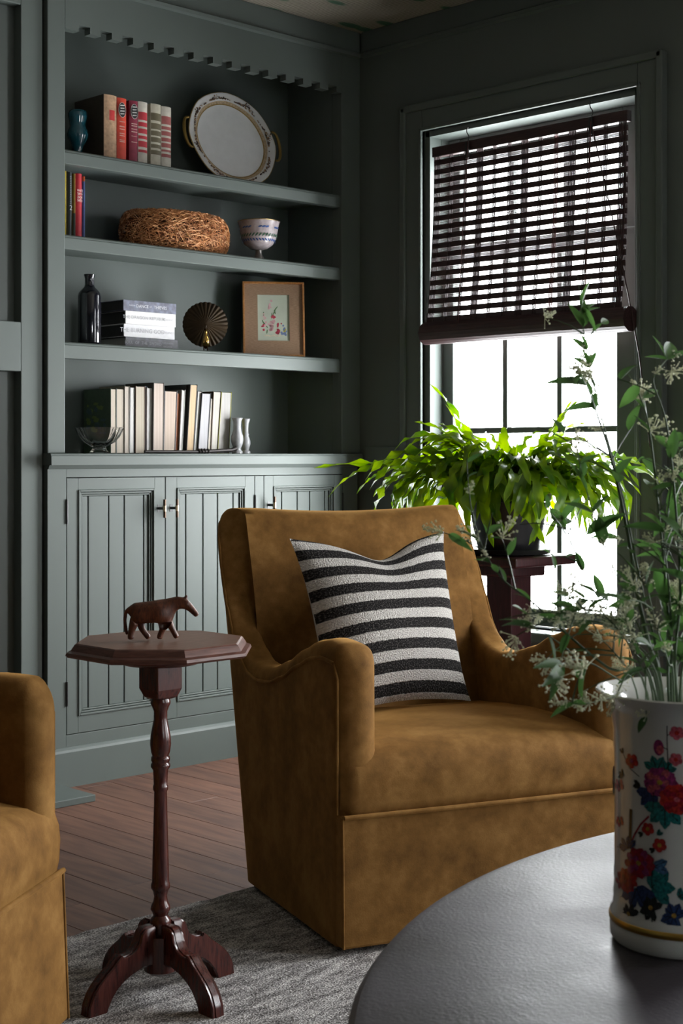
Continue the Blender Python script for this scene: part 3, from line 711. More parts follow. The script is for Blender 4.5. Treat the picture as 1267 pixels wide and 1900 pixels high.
def blob(mb, cx, cz, r, colr, lobes=0, amp=0, sx=1, sz=1, rr=.0004, rot=0, n=28):
    pts = []
    for k in range(n):
        a = 2 * PI * k / n; q = r * (1 + amp * math.cos(lobes * a)); x, z = q * math.cos(a) * sx, q * math.sin(a) * sz
        pts.append((x * math.cos(rot) - z * math.sin(rot), x * math.sin(rot) + z * math.cos(rot)))
    base = len(mb.v); rings = [wrap(cx, cz, [(x * q, z * q) for x, z in pts], rr) for q in (1, .66, .33)]; c = wrap(cx, cz, [(0, 0)], rr)
    fs = []
    for q in range(2): fs += [(q * n + k, q * n + (k + 1) % n, (q + 1) * n + (k + 1) % n, (q + 1) * n + k) for k in range(n)]
    fs += [(2 * n + k, 2 * n + (k + 1) % n, 3 * n) for k in range(n)]
    mb.add(rings[0] + rings[1] + rings[2] + c, fs, PK.index(colr))
def stroke(mb, pts, wd, colr, rr=.0003):
    for (x0, z0), (x1, z1) in zip(pts, pts[1:]):
        l = math.hypot(x1 - x0, z1 - z0) or 1; nx, nz = -(z1 - z0) / l * wd, (x1 - x0) / l * wd
        q = wrap(0, 0, [(x0 + nx, z0 + nz), (x1 + nx, z1 + nz), (x1 - nx, z1 - nz), (x0 - nx, z0 - nz)], rr)
        mb.add(q, [(0, 1, 2, 3)], PK.index(colr))
PXM = 1.63 / 2804
def vp(px, py): # photo position on the vase front -> (arc, height) on the glaze
    l = (px - 1267) * 1.66 / 2804; l = max(-.0752, min(.0752, l)); arc = math.asin(l / .0755) * .0755
    dep = 1.69 - math.sqrt(max(0, .0755 ** 2 - l * l)); return (arc, 1 - (py - HY) * dep / F - ZT)
def motif(mb, rng):
    rq = random.Random(4)
    def B(px, py, rpx, c, **k): x, z = vp(px, py); blob(mb, x + rng, z, rpx * PXM, c, **k)
    def S(pts, wd, c, rr=.0005): stroke(mb, [(vp(*p)[0] + rng, vp(*p)[1]) for p in pts], wd, c, rr)
    def PEONY(px, py, r, c1, c2, c3='ochre', lay=.0006):
        B(px, py, r * .96, c1, lobes=9, amp=.09, sz=.86, rr=lay)
        for i in range(9):
            a = 2 * PI * i / 9 + .3; B(px + r * .62 * math.cos(a), py + r * .52 * math.sin(a), r * .27, c2 if i % 2 else c1, sx=1.1, sz=.8, rot=-a, rr=lay + .0003, n=14)
        for i in range(6):
            a = 2 * PI * i / 6; B(px + r * .30 * math.cos(a), py + r * .26 * math.sin(a), r * .20, c1 if i % 2 else c2, rr=lay + .0006, n=12)
        B(px, py, r * .17, c3, rr=lay + .0009, sz=.8, n=12)
    def LEAFS(px, py, r, c, rot, lay=.0005, n=3):
        for i in range(n):
            a = rot + (i - (n - 1) / 2) * .75; B(px + r * .55 * math.cos(a), py - r * .55 * math.sin(a), r * .62, c, sx=1, sz=.52, rot=a, lobes=6, amp=.07, rr=lay, n=22)
            S([(px, py), (px + r * 1.0 * math.cos(a), py - r * 1.0 * math.sin(a))], .00035, 'dark', lay + .0003)
    def BUD(px, py, r, c, c2):
        for i in range(5): a = 2 * PI * i / 5 + .4; B(px + r * .5 * math.cos(a), py + r * .5 * math.sin(a), r * .48, c, rr=.0006, n=12)
        B(px, py, r * .3, c2, rr=.001, n=10)
    S([(1241, 1326), (1240, 1380), (1242, 1440)], .0005, 'dark'); S([(1241, 1392), (1228, 1385)], .0004, 'dark'); S([(1241, 1365), (1254, 1358)], .0004, 'dark')
    B(1225, 1389, 13, 'plum', sx=.75, sz=1.15); B(1228, 1393, 7, 'rose', rr=.0008, sz=1.2); BUD(1257, 1360, 14, 'rose', 'red'); BUD(1255, 1410, 13, 'rose', 'red')
    LEAFS(1222, 1432, 24, 'teal', 1.9); LEAFS(1236, 1432, 18, 'teal', 1.0)
    BUD(1176, 1416, 15, 'red', 'plum'); LEAFS(1160, 1402, 9, 'dark', 2.0, n=2); LEAFS(1160, 1445, 12, 'dark', 2.6, n=3); BUD(1151, 1462, 13, 'rose', 'crimson'); S([(1160, 1402), (1172, 1430), (1190, 1445)], .0004, 'dark')
    LEAFS(1192, 1462, 14, 'dark', 2.9, n=2); LEAFS(1216, 1474, 30, 'navy', 3.9, .0004, 3); LEAFS(1236, 1500, 34, 'teal', 4.7, .0005, 5)
    PEONY(1227, 1454, 33, 'plum', 'rose'); PEONY(1257, 1484, 33, 'red', 'crimson', 'rose', .0014)
    S([(1207, 1518), (1192, 1534), (1181, 1553), (1172, 1575)], .0011, 'crimson'); S([(1174, 1506), (1173, 1540), (1172, 1570)], .0024, 'dark')
    for q, r in (((1152, 1530), 11), ((1205, 1542), 13), ((1226, 1571), 14)): BUD(*q, r, 'red', 'ochre'); LEAFS(q[0] - 9, q[1] + 8, 9, 'dark', 3.6, n=2)
    LEAFS(1222, 1552, 10, 'teal', .8, n=2); LEAFS(1168, 1580, 20, 'navy', 1.9, n=4)
    LEAFS(1215, 1612, 24, 'blue', .1, n=2); LEAFS(1212, 1650, 36, 'teal', .4, .0004, 4); LEAFS(1185, 1655, 34, 'navy', 4.4, .0005, 5)
    PEONY(1165, 1640, 27, 'red', 'crimson', 'crimson', .0007); PEONY(1190, 1606, 33, 'crimson', 'plum', 'ochre', .0014)
    for q, r, c in (((1211, 1690), 18, 'dark'), ((1252, 1702), 20, 'navy'), ((1172, 1704), 17, 'dark')):
        LEAFS(*q, r * 1.1, c, 1.2, .0006, 3); LEAFS(*q, r * 1.1, c, 4.3, .0006, 3); B(q[0], q[1] - 2, 4.5, 'ochre', rr=.0014, n=9); LEAFS(*q, r * .9, c, 2.8, .0006, 2)
    LEAFS(1260, 1665, 15, 'teal', .6, n=3); B(1190, 1724, 9, 'ochre', sx=1.3, sz=.6); S([(1212, 1700), (1214, 1715), (1206, 1732)], .0007, 'dark'); LEAFS(1238, 1728, 11, 'dark', .5, n=3)
for k, nm in ((0, 'painted_flowers'), (.118, 'painted_flowers'), (.236, 'painted_flowers'), (.354, 'painted_flowers')):
    mb = MB(); motif(mb, k); mb.build(nm, [PRN[c] for c in PK], va)

# ================================================================== woven blind
bz0, bz1 = 2.018, 2.052
y_l, y_r = onX(806, 272, XW - .005).y, onX(1168, 205, XW - .005).y
rl, rr_ = onX(790, 620, 3.80), onX(1170, 592, 3.80)
bd = thing('window_blind', 'dark brown woven bamboo blind, half rolled up in the window', 'blind', (XW, (y_l + y_r) / 2, bz1))
MB().box(XW - .018, XW + .006, y_r, y_l, bz0, bz1).build('headrail', BAMBOO, bd, world=True, bevel=.002)
CORD = plain('blind_cord', (.10, .03, .03), .7)
ns = 18; zb = (rl.z + rr_.z) / 2 + .035
def bx(z): q = (bz0 - z) / (bz0 - zb); return XW - .010 - .038 * q ** 2
def slant(y, z): q = (bz0 - z) / (bz0 - zb); return (y - (y_l + y_r) / 2) / (y_l - y_r) * (rl.z - rr_.z) * q ** 2 * .8
mb_reed = MB(); pitch = (bz0 - zb) / ns
for k in range(ns):
    z = bz0 - pitch * (k + .5) - .004; q = k / ns
    inset = .004 + .012 * q ** 2 * random.random()
    a, b = y_r + inset * .6 - .008 * q, y_l - .004 - .006 * q
    x = bx(z); hh = .0096
    mb = MB().hull([(x - .0016, a, z - hh + slant(a, z)), (x + .0016, a, z - hh + slant(a, z)), (x + .0016, b, z - hh + slant(b, z)), (x - .0016, b, z - hh + slant(b, z))],
                   [(x - .0016, a, z + hh + slant(a, z)), (x + .0016, a, z + hh + slant(a, z)), (x + .0016, b, z + hh + slant(b, z)), (x - .0016, b, z + hh + slant(b, z))])
    mb.build('slat', BAMBOO, bd, world=True)
    for j in range(3):
        zz = z - hh - (pitch - 2 * hh) * (j + .7) / 3.4
        mb_reed.tube([(bx(zz), a, zz + slant(a, zz)), (bx(zz), b, zz + slant(b, zz))], .0014, 4)
tag(mb_reed.build('reeds', BAMBOO, bd, world=True), kind='stuff')
for k in range(13):
    y = y_r + .02 + (y_l - y_r - .04) * k / 12
    for j in ((-.0055, 0, .0055) if k % 3 else (-.012, -.006, 0, .006, .012)):
        pts = [(bx(bz0 - (bz0 - zb) * s / 8) - .002, y + j, bz0 - (bz0 - zb) * s / 8) for s in range(9)]
        MB().tube(pts,   .0020 if k % 3 else .0024, 4).build('warp_string', CORD if k == 4 else BAMBOO, bd, world=True)
R_ = .040
dirv = (rr_ - rl); rings = []
for i in range(3):
    c = rl + dirv * i / 2
    ring = []
    for k in range(40):
        a = 2 * PI * k / 40; r = R_ * (1 - .10 * k / 40) + .0012 * ((k % 4) == 0)
        ring.append((c.x + r * math.cos(a), c.y, c.z + r * math.sin(a)))
    rings.append(ring)
MB().loft(rings).build('rolled_bundle', BAMBOO, bd, world=True)
for (pa, pb, r) in (((868, 262), (850, 600), .0012), ((1096, 225), (1084, 585), .0014)):
    a, b = onX(*pa, XW - .03), onX(*pb, 3.756); MB().tube([a, a.lerp(b, .5) + Vector((-.004, 0, 0)), b], r, 5).build('lift_cord', CORD, bd, world=True)
a, b, c, d_, e_ = onX(1098, 235, XW - .03), onX(1135, 400, XW - .035), onX(1165, 545, XW - .05), onX(1186, 660, XW - .045), onX(1206, 830, XW - .04)
MB().tube([a, b, c, d_, e_], .0022, 6).build('pull_cord', plain('dark_cord', (.03, .012, .012), .6), bd, world=True)
for q in ((868, 252), (1097, 205)):
    p = onX(*q, XW - .022); pts = [p + Vector((0, .006 * math.sin(t * 1.2), .028 - t * .009)) for t in range(7)]
    MB().tube(pts, .0018, 6).build('hook', BLACKM, bd, world=True)
    MB().box(p.x - .006, p.x + .0, p.y - .007, p.y + .007, p.z - .075, p.z - .02).build('clip', BLACKM, bd, world=True, bevel=.001)

# ================================================================== plant stand, pot and fern
SX, SY = 3.386, 2.773
ps = thing('plant_stand', 'dark red wooden pedestal plant stand before the window', 'plant stand', (SX, SY, 0))
MB().box(-.138, .138, -.138, .138, .688, .716).build('top_board', CHERRY, ps, bevel=.006)
MB().box(-.075, .075, -.075, .075, .655, .688).build('capital', CHERRY, ps, bevel=.006)
mb = MB().box(-.046, .046, -.046, .046, .10, .655); mb.build('post', CHERRY, ps, bevel=.003)
MB().box(-.10, .10, -.10, .10, .05, .10).build('plinth', CHERRY, ps, bevel=.005)
MB().box(-.15, .15, -.15, .15, 0, .05).build('base_board', CHERRY, ps, bevel=.006)
pf = thing('potted_fern', 'bushy green strap-leaved fern in a black pot on the wooden stand', 'plant', (SX, SY, .716))
MB().lathe([(.095, 0), (.118, .004), (.124, .016), (.121, .018), (.092, .010), (.001, .008)], seg=40).build('saucer', BLACKM, pf, smooth=40)
POTM = plain('black_pot', (.012, .011, .014), .3)
MB().lathe([(.080, .010), (.088, .012), (.104, .08), (.114, .150), (.122, .154), (.122, .174), (.114, .176), (.108, .165), (.001, .160)], seg=40).build('pot', POTM, pf, smooth=40)
MB().lathe([(.104, .160), (.08, .168), (.001, .172)], seg=24).build('soil', plain('soil', (.02, .013, .009), .95, bmp=.8, bscale=120), pf, smooth=60)
def frond_mesh(L, e0, droop, wid, seed):
    rn = random.Random(seed); n = 15; p = Vector((0, 0, 0)); el = e0; rows = []; lob = rn.uniform(3.5, 5.5); ph = rn.random() * 6; side = rn.uniform(-.25, .25); az = 0
    for i in range(n + 1):
        s = i / n
        w_ = wid * (max(0, math.sin(PI * min(1, .06 + s * .94))) ** .6) * (1 + .30 * math.sin(2 * PI * lob * s + ph)) * (1 if s < .98 else .2)
        if s < .12: w_ *= s / .12 + .08
        d = Vector((math.cos(el) * math.cos(az), math.cos(el) * math.sin(az), math.sin(el)))
        nrm = Vector((-math.sin(el) * math.cos(az), -math.sin(el) * math.sin(az), math.cos(el))); b = d.cross(nrm)
        rip = .34 * w_ * math.sin(2 * PI * lob * 2 * s + ph)
        rows.append([p + b * w_ * .5 + nrm * rip, p + b * w_ * .22 - nrm * .001, p - nrm * .003 * (w_ / wid), p - b * w_ * .22 - nrm * .001, p - b * w_ * .5 - nrm * rip])
        p = p + d * (L / n); el -= droop / n * (.4 + 1.2 * s); az += side / n
    return MB().loft(rows, False, False, False).mesh('frond', FERN, 80)
FM = [frond_mesh(L, e, dr, wd, i) for i, (L, e, dr, wd) in enumerate(((.37, 1.0, 2.6, .036), (.39, .75, 2.1, .035), (.33, 1.25, 2.4, .032), (.40, .55, 1.7, .034), (.40, .70, 3.2, .036), (.38, .25, 2.2, .034), (.24, 1.2, 1.3, .026), (.43, .60, 3.0, .034)))]
rn = random.Random(3)
def frond(mi, az, roll=0, sc_=1.0, r0=.05, z0=.17):
    q = Matrix.Rotation(az, 3, 'Z').to_quaternion() @ Matrix.Rotation(roll, 3, 'X').to_quaternion()
    share('frond', FM[mi], pf, (r0 * math.cos(az), r0 * math.sin(az), z0), q, sc_)
for k in range(270):
    az = k * 2.399963 + rn.uniform(-.3, .3); mi = rn.choice((0, 0, 1, 1, 2, 2, 3, 3, 4, 4, 4, 5, 5, 6, 7, 7, 7)); s = rn.uniform(.72, 1.08)
    if math.cos(az) > .35: s *= .80
    frond(mi, az, rn.uniform(-.5, .5), s, rn.uniform(.0, .095), rn.uniform(.165, .215))
left = math.atan2(CA, -SA)                     # towards the bookcase end of the window
for mi, da, s in ((3, .05, 1.28), (3, -.3, 1.12), (1, .25, 1.1), (2, .4, 1.15), (6, .1, 1.3), (6, .6, 1.25), (6, PI + .5, 1.3), (6, PI / 2, 1.2), (3, PI + .15, 1.2), (1, PI - .1, 1.15), (4, PI + .3, 1.2)): frond(mi, left + da, rn.uniform(-.3, .3), s, .06, .18)
FM += [frond_mesh(.52, .30, .55, .034, 77), frond_mesh(.30, 1.25, .7, .026, 78), frond_mesh(.26, 1.45, .5, .024, 79)]
frond(8, left + .10, .2, .98, .06, .20); frond(9, left + .2, 0, 1.15, .06, .2); frond(10, left + .3, .3, 1.0, .09, .2); frond(10, left + PI + .2, .3, 1.1, .09, .2); frond(9, left + PI - .2, .3, 1.0, .05, .2); frond(9, left + PI * .9, -.4, .9, .02, .2)
FM.append(None)

# ================================================================== stems in the vase
def leaf_mesh(L, wd, bend, seed):
    rows = []; n = 7
    for i in range(n + 1):
        s = i / n; w_ = wd * math.sin(PI * min(.985, .05 + .95 * s ** .85)) ** .8
        if s < .1: w_ = .0012
        z = -bend * s * s; rows.append([(s * L, w_ / 2, z + w_ * .18), (s * L, w_ / 4, z + w_ * .05), (s * L, 0, z), (s * L, -w_ / 4, z + w_ * .05), (s * L, -w_ / 2, z + w_ * .18)])
    return MB().loft(rows, False, False, False).mesh('leaf', LEAF, 80)
LM = [leaf_mesh(.046, .017, .010, 0), leaf_mesh(.036, .013, .004, 1), leaf_mesh(.052, .013, .018, 2), leaf_mesh(.028, .012, .002, 3)]
def bloom_mesh(n, spread, r, seed):
    rn = random.Random(seed); mb = MB()
    for k in range(n):
        t = k / n; c = Vector((t * spread * 3, rn.gauss(0, spread * (.3 + .7 * (1 - t))), rn.gauss(0, spread * (.3 + .7 * (1 - t)))))
        q = r * rn.uniform(.6, 1.2); u = Vector((rn.gauss(0, 1), rn.gauss(0, 1), rn.gauss(0, 1))).normalized(); v = u.orthogonal().normalized(); w_ = u.cross(v)
        vs = [c + u * q, c - u * q, c + v * q, c - v * q, c + w_ * q, c - w_ * q]
        mb.add(vs, [(0, 2, 4), (2, 1, 4), (1, 3, 4), (3, 0, 4), (2, 0, 5), (1, 2, 5), (3, 1, 5), (0, 3, 5)])
        if k % 2 == 0: mb.tube([(max(0, c.x - .012), 0, 0), c], .0004, 3)
    return mb.mesh('blossom', BLOOM, 80)
BM = [bloom_mesh(34, .009, .0017, 1), bloom_mesh(26, .007, .0015, 2), bloom_mesh(20, .005, .0013, 3)]
DV = 1.69
MOUTH = Vector((VX, VY, ZT + .02))
def catmull(P, m=6):
    out = []
    for i in range(len(P) - 1):
        p0, p1, p2, p3 = P[max(i - 1, 0)], P[i], P[i + 1], P[min(i + 2, len(P) - 1)]
        for k in range(m):
            t = k / m; out.append(.5 * ((2 * p1) + (p2 - p0) * t + (2 * p0 - 5 * p1 + 4 * p2 - p3) * t * t + (3 * p1 - p0 - 3 * p2 + p3) * t ** 3))
    return out + [P[-1]]
def spray(label, pix, dd, nleaf, nbloom, seed, r0=.0022, leafset=(0, 1, 2), lo=.3, side=0, blo=.55, twigs=3, ls=1.0):
    rn = random.Random(seed)
    base = MOUTH + Vector((rn.uniform(-.025, .025), rn.uniform(-.025, .025), 0))
    pts = [onD(px, py, DV + dd * (i + 1) / len(pix)) for i, (px, py) in enumerate(pix)]
    e = thing('cut_flower', label, 'flower', tuple(base), group='cut stems in the porcelain vase')
    c = catmull([base] + pts); n = len(c)
    MB().tube(c, [r0 * (1 - .75 * i / n) for i in range(n)], 6).build('stem', STEMG, e, smooth=80, world=True)
    nodes = []
    for k in range(twigs):
        i = int(n * rn.uniform(.35, .9)); d = (c[min(i + 2, n - 1)] - c[i - 1]).normalized(); o = d.orthogonal().normalized(); o.rotate(Matrix.Rotation(rn.uniform(0, 2 * PI), 3, d))
        q = [c[i] + (d * .6 + o * .55) * l + Vector((0, 0, -.012)) * (l / .08) ** 2 for l in (0, .03, .06, .06 + rn.uniform(.01, .05))]
        MB().tube(q, [.0011, .0009, .0007, .0004], 5).build('twig', STEMG, e, world=True); nodes.append(q)
    def place(nm, me, p, d, s, jit=.9):
        d = (d + Vector((rn.gauss(0, jit), rn.gauss(0, jit), rn.gauss(0, jit) * .7 - .1))).normalized()
        q = d.to_track_quat('X', 'Z'); share(nm, me, e, tuple(Vector(p) - base), q @ Matrix.Rotation(rn.uniform(-1, 1), 3, 'X').to_quaternion(), s)
    for k in range(nleaf):
        if nodes and rn.random() < .4:
            q = rn.choice(nodes); j = rn.randrange(1, 4); p, d = q[j], (q[-1] - q[0])
        else:
            i = min(n - 1, int(n * rn.uniform(lo, 1.0))); p, d = c[i], (c[min(i + 2, n - 1)] - c[max(i - 2, 0)])
        place('leaf', LM[rn.choice(leafset)], p, d.normalized(), rn.uniform(.6, 1.1) * ls)
    for k in range(nbloom):
        if nodes and rn.random() < .5: q = rn.choice(nodes); p, d = q[-1], (q[-1] - q[0])
        else: i = min(n - 1, int(n * rn.uniform(blo, 1.0))); p, d = c[i], (c[min(i + 2, n - 1)] - c[max(i - 2, 0)])
        place('blossom', BM[rn.randrange(3)], p, d.normalized(), rn.uniform(.7, 1.2), .6)
    return e
spray('tall leaning stem with dark oval leaves crossing the bright window panes', [(1226, 1285), (1205, 1200), (1183, 1105), (1168, 1010), (1148, 910), (1128, 830), (1108, 770), (1098, 735)], .05, 13, 3, 11, .0034, (0, 0, 1), .35)
spray('long arching stem that droops across the armchair back towards the fern', [(1215, 1283), (1130, 1240), (1050, 1175), (985, 1115), (930, 1072), (893, 1010), (872, 930), (866, 850)], -.02, 20, 5, 12, .0020, (1, 2, 3), .2, ls=.68)
spray('slender upright stem whose leafy tip rises in front of the rolled blind', [(1228, 1285), (1190, 1090), (1150, 900), (1112, 760), (1088, 650), (1078, 570), (1072, 515)], .12, 16, 5, 13, .0018, (1, 3), .6, twigs=4)
spray('upright stem with drooping clusters of tiny white blossoms by the window casing', [(1245, 1285), (1238, 1120), (1222, 950), (1205, 800), (1185, 730), (1165, 695)], .08, 13, 12, 14, .0024, (0, 1), .3)
spray('upright stem with small white blossoms and a bright green leaf at its bend', [(1255, 1285), (1262, 1100), (1250, 900), (1235, 780), (1212, 700), (1262, 690)], .0, 13, 10, 15, .0022, (0, 1), .3)
spray('leafy stem with narrow leaves hanging over the velvet arm', [(1200, 1285), (1150, 1262), (1095, 1230), (1055, 1225), (1032, 1250), (1020, 1290)], -.12, 8, 3, 16, .0016, (2, 2), .45, twigs=2)
spray('short trailing sprig of pale buds hanging over the vase rim', [(1180, 1280), (1140, 1292), (1105, 1302), (1075, 1306), (1052, 1300)], -.14, 3, 9, 17, .0012, (3,), .6, blo=.3, twigs=1)
spray('airy stem of tiny cream panicles above the velvet armrest', [(1210, 1285), (1165, 1240), (1125, 1195), (1090, 1170), (1065, 1160)], -.03, 5, 14, 18, .0014, (3, 1), .3, blo=.35, twigs=6)
spray('airy stem of tiny cream panicles in front of the window sill', [(1222, 1285), (1180, 1190), (1135, 1120), (1090, 1090), (1050, 1080)], .06, 7, 13, 19, .0014, (3, 1), .3, blo=.4, twigs=6)
spray('bushy leafy stem standing close before the window casing', [(1240, 1285), (1245, 1180), (1240, 1080), (1232, 1000), (1245, 930)], .03, 18, 6, 20, .002, (0, 1), .15, twigs=5)
spray('bushy leafy stem standing upright over the back of the vase', [(1262, 1285), (1275, 1150), (1262, 1020), (1270, 900), (1255, 820)], .10, 18, 8, 21, .002, (0, 1), .15, twigs=5)
spray('low dense leafy stem spilling over the vase mouth', [(1215, 1283), (1190, 1240), (1175, 1190), (1160, 1150)], -.05, 14, 8, 22, .0016, (1, 3), .1, twigs=5)
spray('low leafy stem with fine white buds deep in the bouquet', [(1250, 1283), (1240, 1230), (1220, 1170), (1205, 1110), (1195, 1060)], -.06, 14, 9, 23, .0016, (1, 3), .1, twigs=5)
spray('dense leafy stem with small white buds rising from the middle of the vase', [(1255, 1283), (1262, 1220), (1252, 1150), (1262, 1080), (1240, 1020)], .05, 22, 9, 31, .0018, (0, 1, 3), .1, twigs=6)
spray('thick leafy stem curving out over the round table edge', [(1262, 1283), (1285, 1200), (1300, 1120), (1285, 1040), (1262, 985)], -.02, 22, 8, 32, .0018, (0, 1, 3), .1, twigs=6)
spray('feathery stem of fine pale buds arching over the armrest', [(1225, 1283), (1180, 1215), (1130, 1150), (1085, 1130), (1040, 1150)], -.08, 8, 14, 33, .0013, (3,), .3, blo=.35, twigs=6)
spray('thin bare branching twig with small dark leaves before the lower panes', [(1220, 1285), (1160, 1180), (1110, 1110), (1082, 1060), (1062, 1010), (1040, 960)], .10, 15, 2, 24, .0013, (1, 3), .45, twigs=6)
spray('thin twig with sparse leaves reaching over the fern', [(1222, 1285), (1170, 1130), (1120, 1010), (1085, 900), (1070, 830), (1060, 770)], .05, 9, 2, 25, .0014, (0, 1), .45, twigs=3)

# ================================================================== things on the shelves
SHZ = [1.9272, 1.6692, 1.3442]
def colm(name, c, rough=.55, var=.12, vs=60): return plain(name, c, rough, var=var, vscale=vs)
PAGES = {}
def pages(c):
    if c not in PAGES:
        m, nt, bs = new('page_edges')
        co = coords(nt, (900, 4, 2)); n = N(nt, 'ShaderNodeTexNoise'); n.inputs['Scale'].default_value = 1; n.inputs['Detail'].default_value = 2; nt.links.new(co, n.inputs['Vector'])
        r = ramp(nt, [(.3, tuple(v * .72 for v in c)), (.65, c)]); nt.links.new(n.outputs[0], r.inputs[0]); nt.links.new(r.outputs[0], bs.inputs['Base Color']); bs.inputs['Roughness'].default_value = .85
        PAGES[c] = m
    return PAGES[c]
CREAM, WHITE, TAN, GREYP = (.52, .45, .37), (.60, .58, .56), (.55, .40, .25), (.44, .43, .43)
def book_spine(label, px0, px1, pyt, y, zb, dep, cover, page=CREAM, group=None):
    x0, x1 = onY(px0, 300, y).x + .0004, onY(px1, 300, y).x - .0004; z1 = onY((px0 + px1) / 2, pyt, y).z
    e = thing('book', label, 'book', ((x0 + x1) / 2, y + dep / 2, zb), group=group)
    cm = colm('book_cover', cover); t = min(.0028, (x1 - x0) * .2)
    n = 7; rings = []
    for z in (zb, z1):
        o_ = [(x0 + (x1 - x0) * k / (n - 1), y + .005 * (1 - math.sin(PI * k / (n - 1))), z) for k in range(n)]
        rings.append(o_ + [(x1, y + dep, z), (x1 - t, y + dep, z), (x1 - t, y + .009, z), (x0 + t, y + .009, z), (x0 + t, y + dep, z), (x0, y + dep, z)])
    MB().loft(rings).build('cover', cm, e, world=True, smooth=35)
    MB().box(x0 + t, x1 - t, y + .009, y + dep - .004, zb + .002, z1 - .004).build('page_block', pages(page), e, world=True)
    return e, x0, x1, z1
def band(e, x0, x1, y, za, zb_, mat, name='spine_band'):
    n = 7
    rings = [[(x0 + (x1 - x0) * k / (n - 1), y - .0005 + .005 * (1 - math.sin(PI * k / (n - 1))), z) for k in range(n)] for z in (za, zb_)]
    return MB().loft(rings, False, False, False).build(name, mat, e, world=True, smooth=40)
def fbook(label, b0, b1, t0, t1, pyt, y, dep, cover, page, group='books on the worktop turned page edges out', base=0.0):
    zb = ZW + .0005 + base
    z1 = onY((b0 + b1) / 2, pyt, y).z
    xb0, xb1 = onY(b0, 800, y).x, onY(b1, 800, y).x; xt0, xt1 = onY(t0, 800, y).x, onY(t1, 800, y).x
    e = thing('book', label, 'book', ((xb0 + xb1) / 2, y + dep / 2, zb), group=None)
    def sl(f0, f1, ya, yb2, za, zc):
        def X(f, z): q = (z - zb) / (z1 - zb); a = xb0 + (xb1 - xb0) * f; b_ = xt0 + (xt1 - xt0) * f; return a + (b_ - a) * q
        return [(X(f0, za), ya, za), (X(f1, za), ya, za), (X(f1, za), yb2, za), (X(f0, za), yb2, za)], [(X(f0, zc), ya, zc), (X(f1, zc), ya, zc), (X(f1, zc), yb2, zc), (X(f0, zc), yb2, zc)]
    wth = xb1 - xb0; t = min(.18, .0016 / wth)
    cm = colm('book_cover', cover)
    mb = MB(); mb.hull(*sl(0, t, y, y + dep, zb, z1)); mb.hull(*sl(1 - t, 1, y, y + dep, zb, z1)); mb.hull(*sl(t, 1 - t, y + dep - .003, y + dep, zb, z1)); mb.build('cover', cm, e, world=True)
    MB().hull(*sl(t, 1 - t, y + .0015, y + dep - .003, zb + .0015, z1 - .0025)).build('page_block', pages(page), e, world=True)
    return e
# --- top shelf
z1s = SHZ[0]
YS = 3.925
e, x0, x1, zt_ = book_spine('tan cloth hardback with a red title panel on its spine', 194, 218, 176, YS, z1s, .165, (.05, .034, .022))
band(e, x0 + .0002, x1 - .0002, YS + .0002, z1s + .0004, zt_ - .0004, colm('tan_cloth', (.40, .25, .15), var=.25, vs=90), 'spine_cloth')
band(e, x0 + .004, x1 - .002, YS, onY(206, 223, YS).z, onY(206, 204, YS).z, colm('red_panel', (.42, .02, .02)))
e, x0, x1, zt_ = book_spine('bright red-orange hardback with a black and white emblem, beside the tan book', 218.5, 236, 182, YS, z1s, .15, (.55, .045, .02))
EMB = [colm('emblem_black', (.012, .012, .012)), colm('emblem_white', (.6, .58, .55))]
def emblem(e, x0, x1, pxc, pyc):
    c = onY(pxc, pyc, YS - .0012); mb = MB()
    for (rx, rz, yy, m) in ((.0145, .024, 0, 1), (.0135, .0228, -.0003, 0)): mb.disc((c.x, c.y + yy, c.z), (1, 0, 0), (0, 0, 1), rx, rz, 24, 0, m)
    for k in range(4): 
        z = c.z + .014 - .009 * k; mb.add([(c.x - .009 + .002 * (k % 2), c.y - .0006, z - .002), (c.x + .009 - .002 * (k % 2), c.y - .0006, z), (c.x + .008, c.y - .0006, z + .0028), (c.x - .008, c.y - .0006, z + .001)], [(0, 1, 2, 3)], 1)
    mb.build('emblem', EMB, e, world=True)
emblem(e, x0, x1, 227, 204)
INK = colm('pale_ink', (.62, .45, .38))
def lines(e, pxa, pxb, rows, y):
    mb = MB()
    for py, h in rows:
        a, b = onY(pxa, py, y - .001), onY(pxb, py + (pxb - pxa) * .17, y - .001); z = (a.z + b.z) / 2
        k = 6
        for i in range(k):
            u0, u1 = (i + .1) / k, (i + .8) / k; xa_, xb_ = a.x + (b.x - a.x) * u0, a.x + (b.x - a.x) * u1
            mb.add([(xa_, a.y, z - h), (xb_, a.y, z - h), (xb_, a.y, z + h), (xa_, a.y, z + h)], [(0, 1, 2, 3)])
    mb.build('printed_lines', INK, e, world=True)
lines(e, 222, 232, ((225, .0012), (234, .0016), (239, .0016), (247, .0012), (251, .0012), (259, .0010), (262, .0016)), YS)
e, x0, x1, zt_ = book_spine('dark crimson hardback with a black and white emblem on its spine', 241, 257, 187, YS, z1s, .15, (.20, .010, .035))
emblem(e, x0, x1, 249.5, 207); lines(e, 244, 255, ((229, .0014), (233, .0012), (239, .0012), (244, .0012), (252, .0008), (263, .0012)), YS)
def striped(label, a, b, top, base, stripe, rows, side=None):
    e, x0, x1, zt_ = book_spine(label, a, b, top, YS, z1s, .15, base)
    m = colm('spine_stripe', stripe)
    for p0, p1 in rows: band(e, x0 + .0008, x1 - .0008, YS, onY((a + b) / 2, p1, YS).z, onY((a + b) / 2, p0, YS).z, m)
striped('hardback with wide red and cream bands, beside the crimson book', 257.5, 275, 189, (.47, .44, .38), (.38, .018, .03), ((208, 223), (227, 235), (239, 248), (252, 258), (262, 273), (278, 283)))
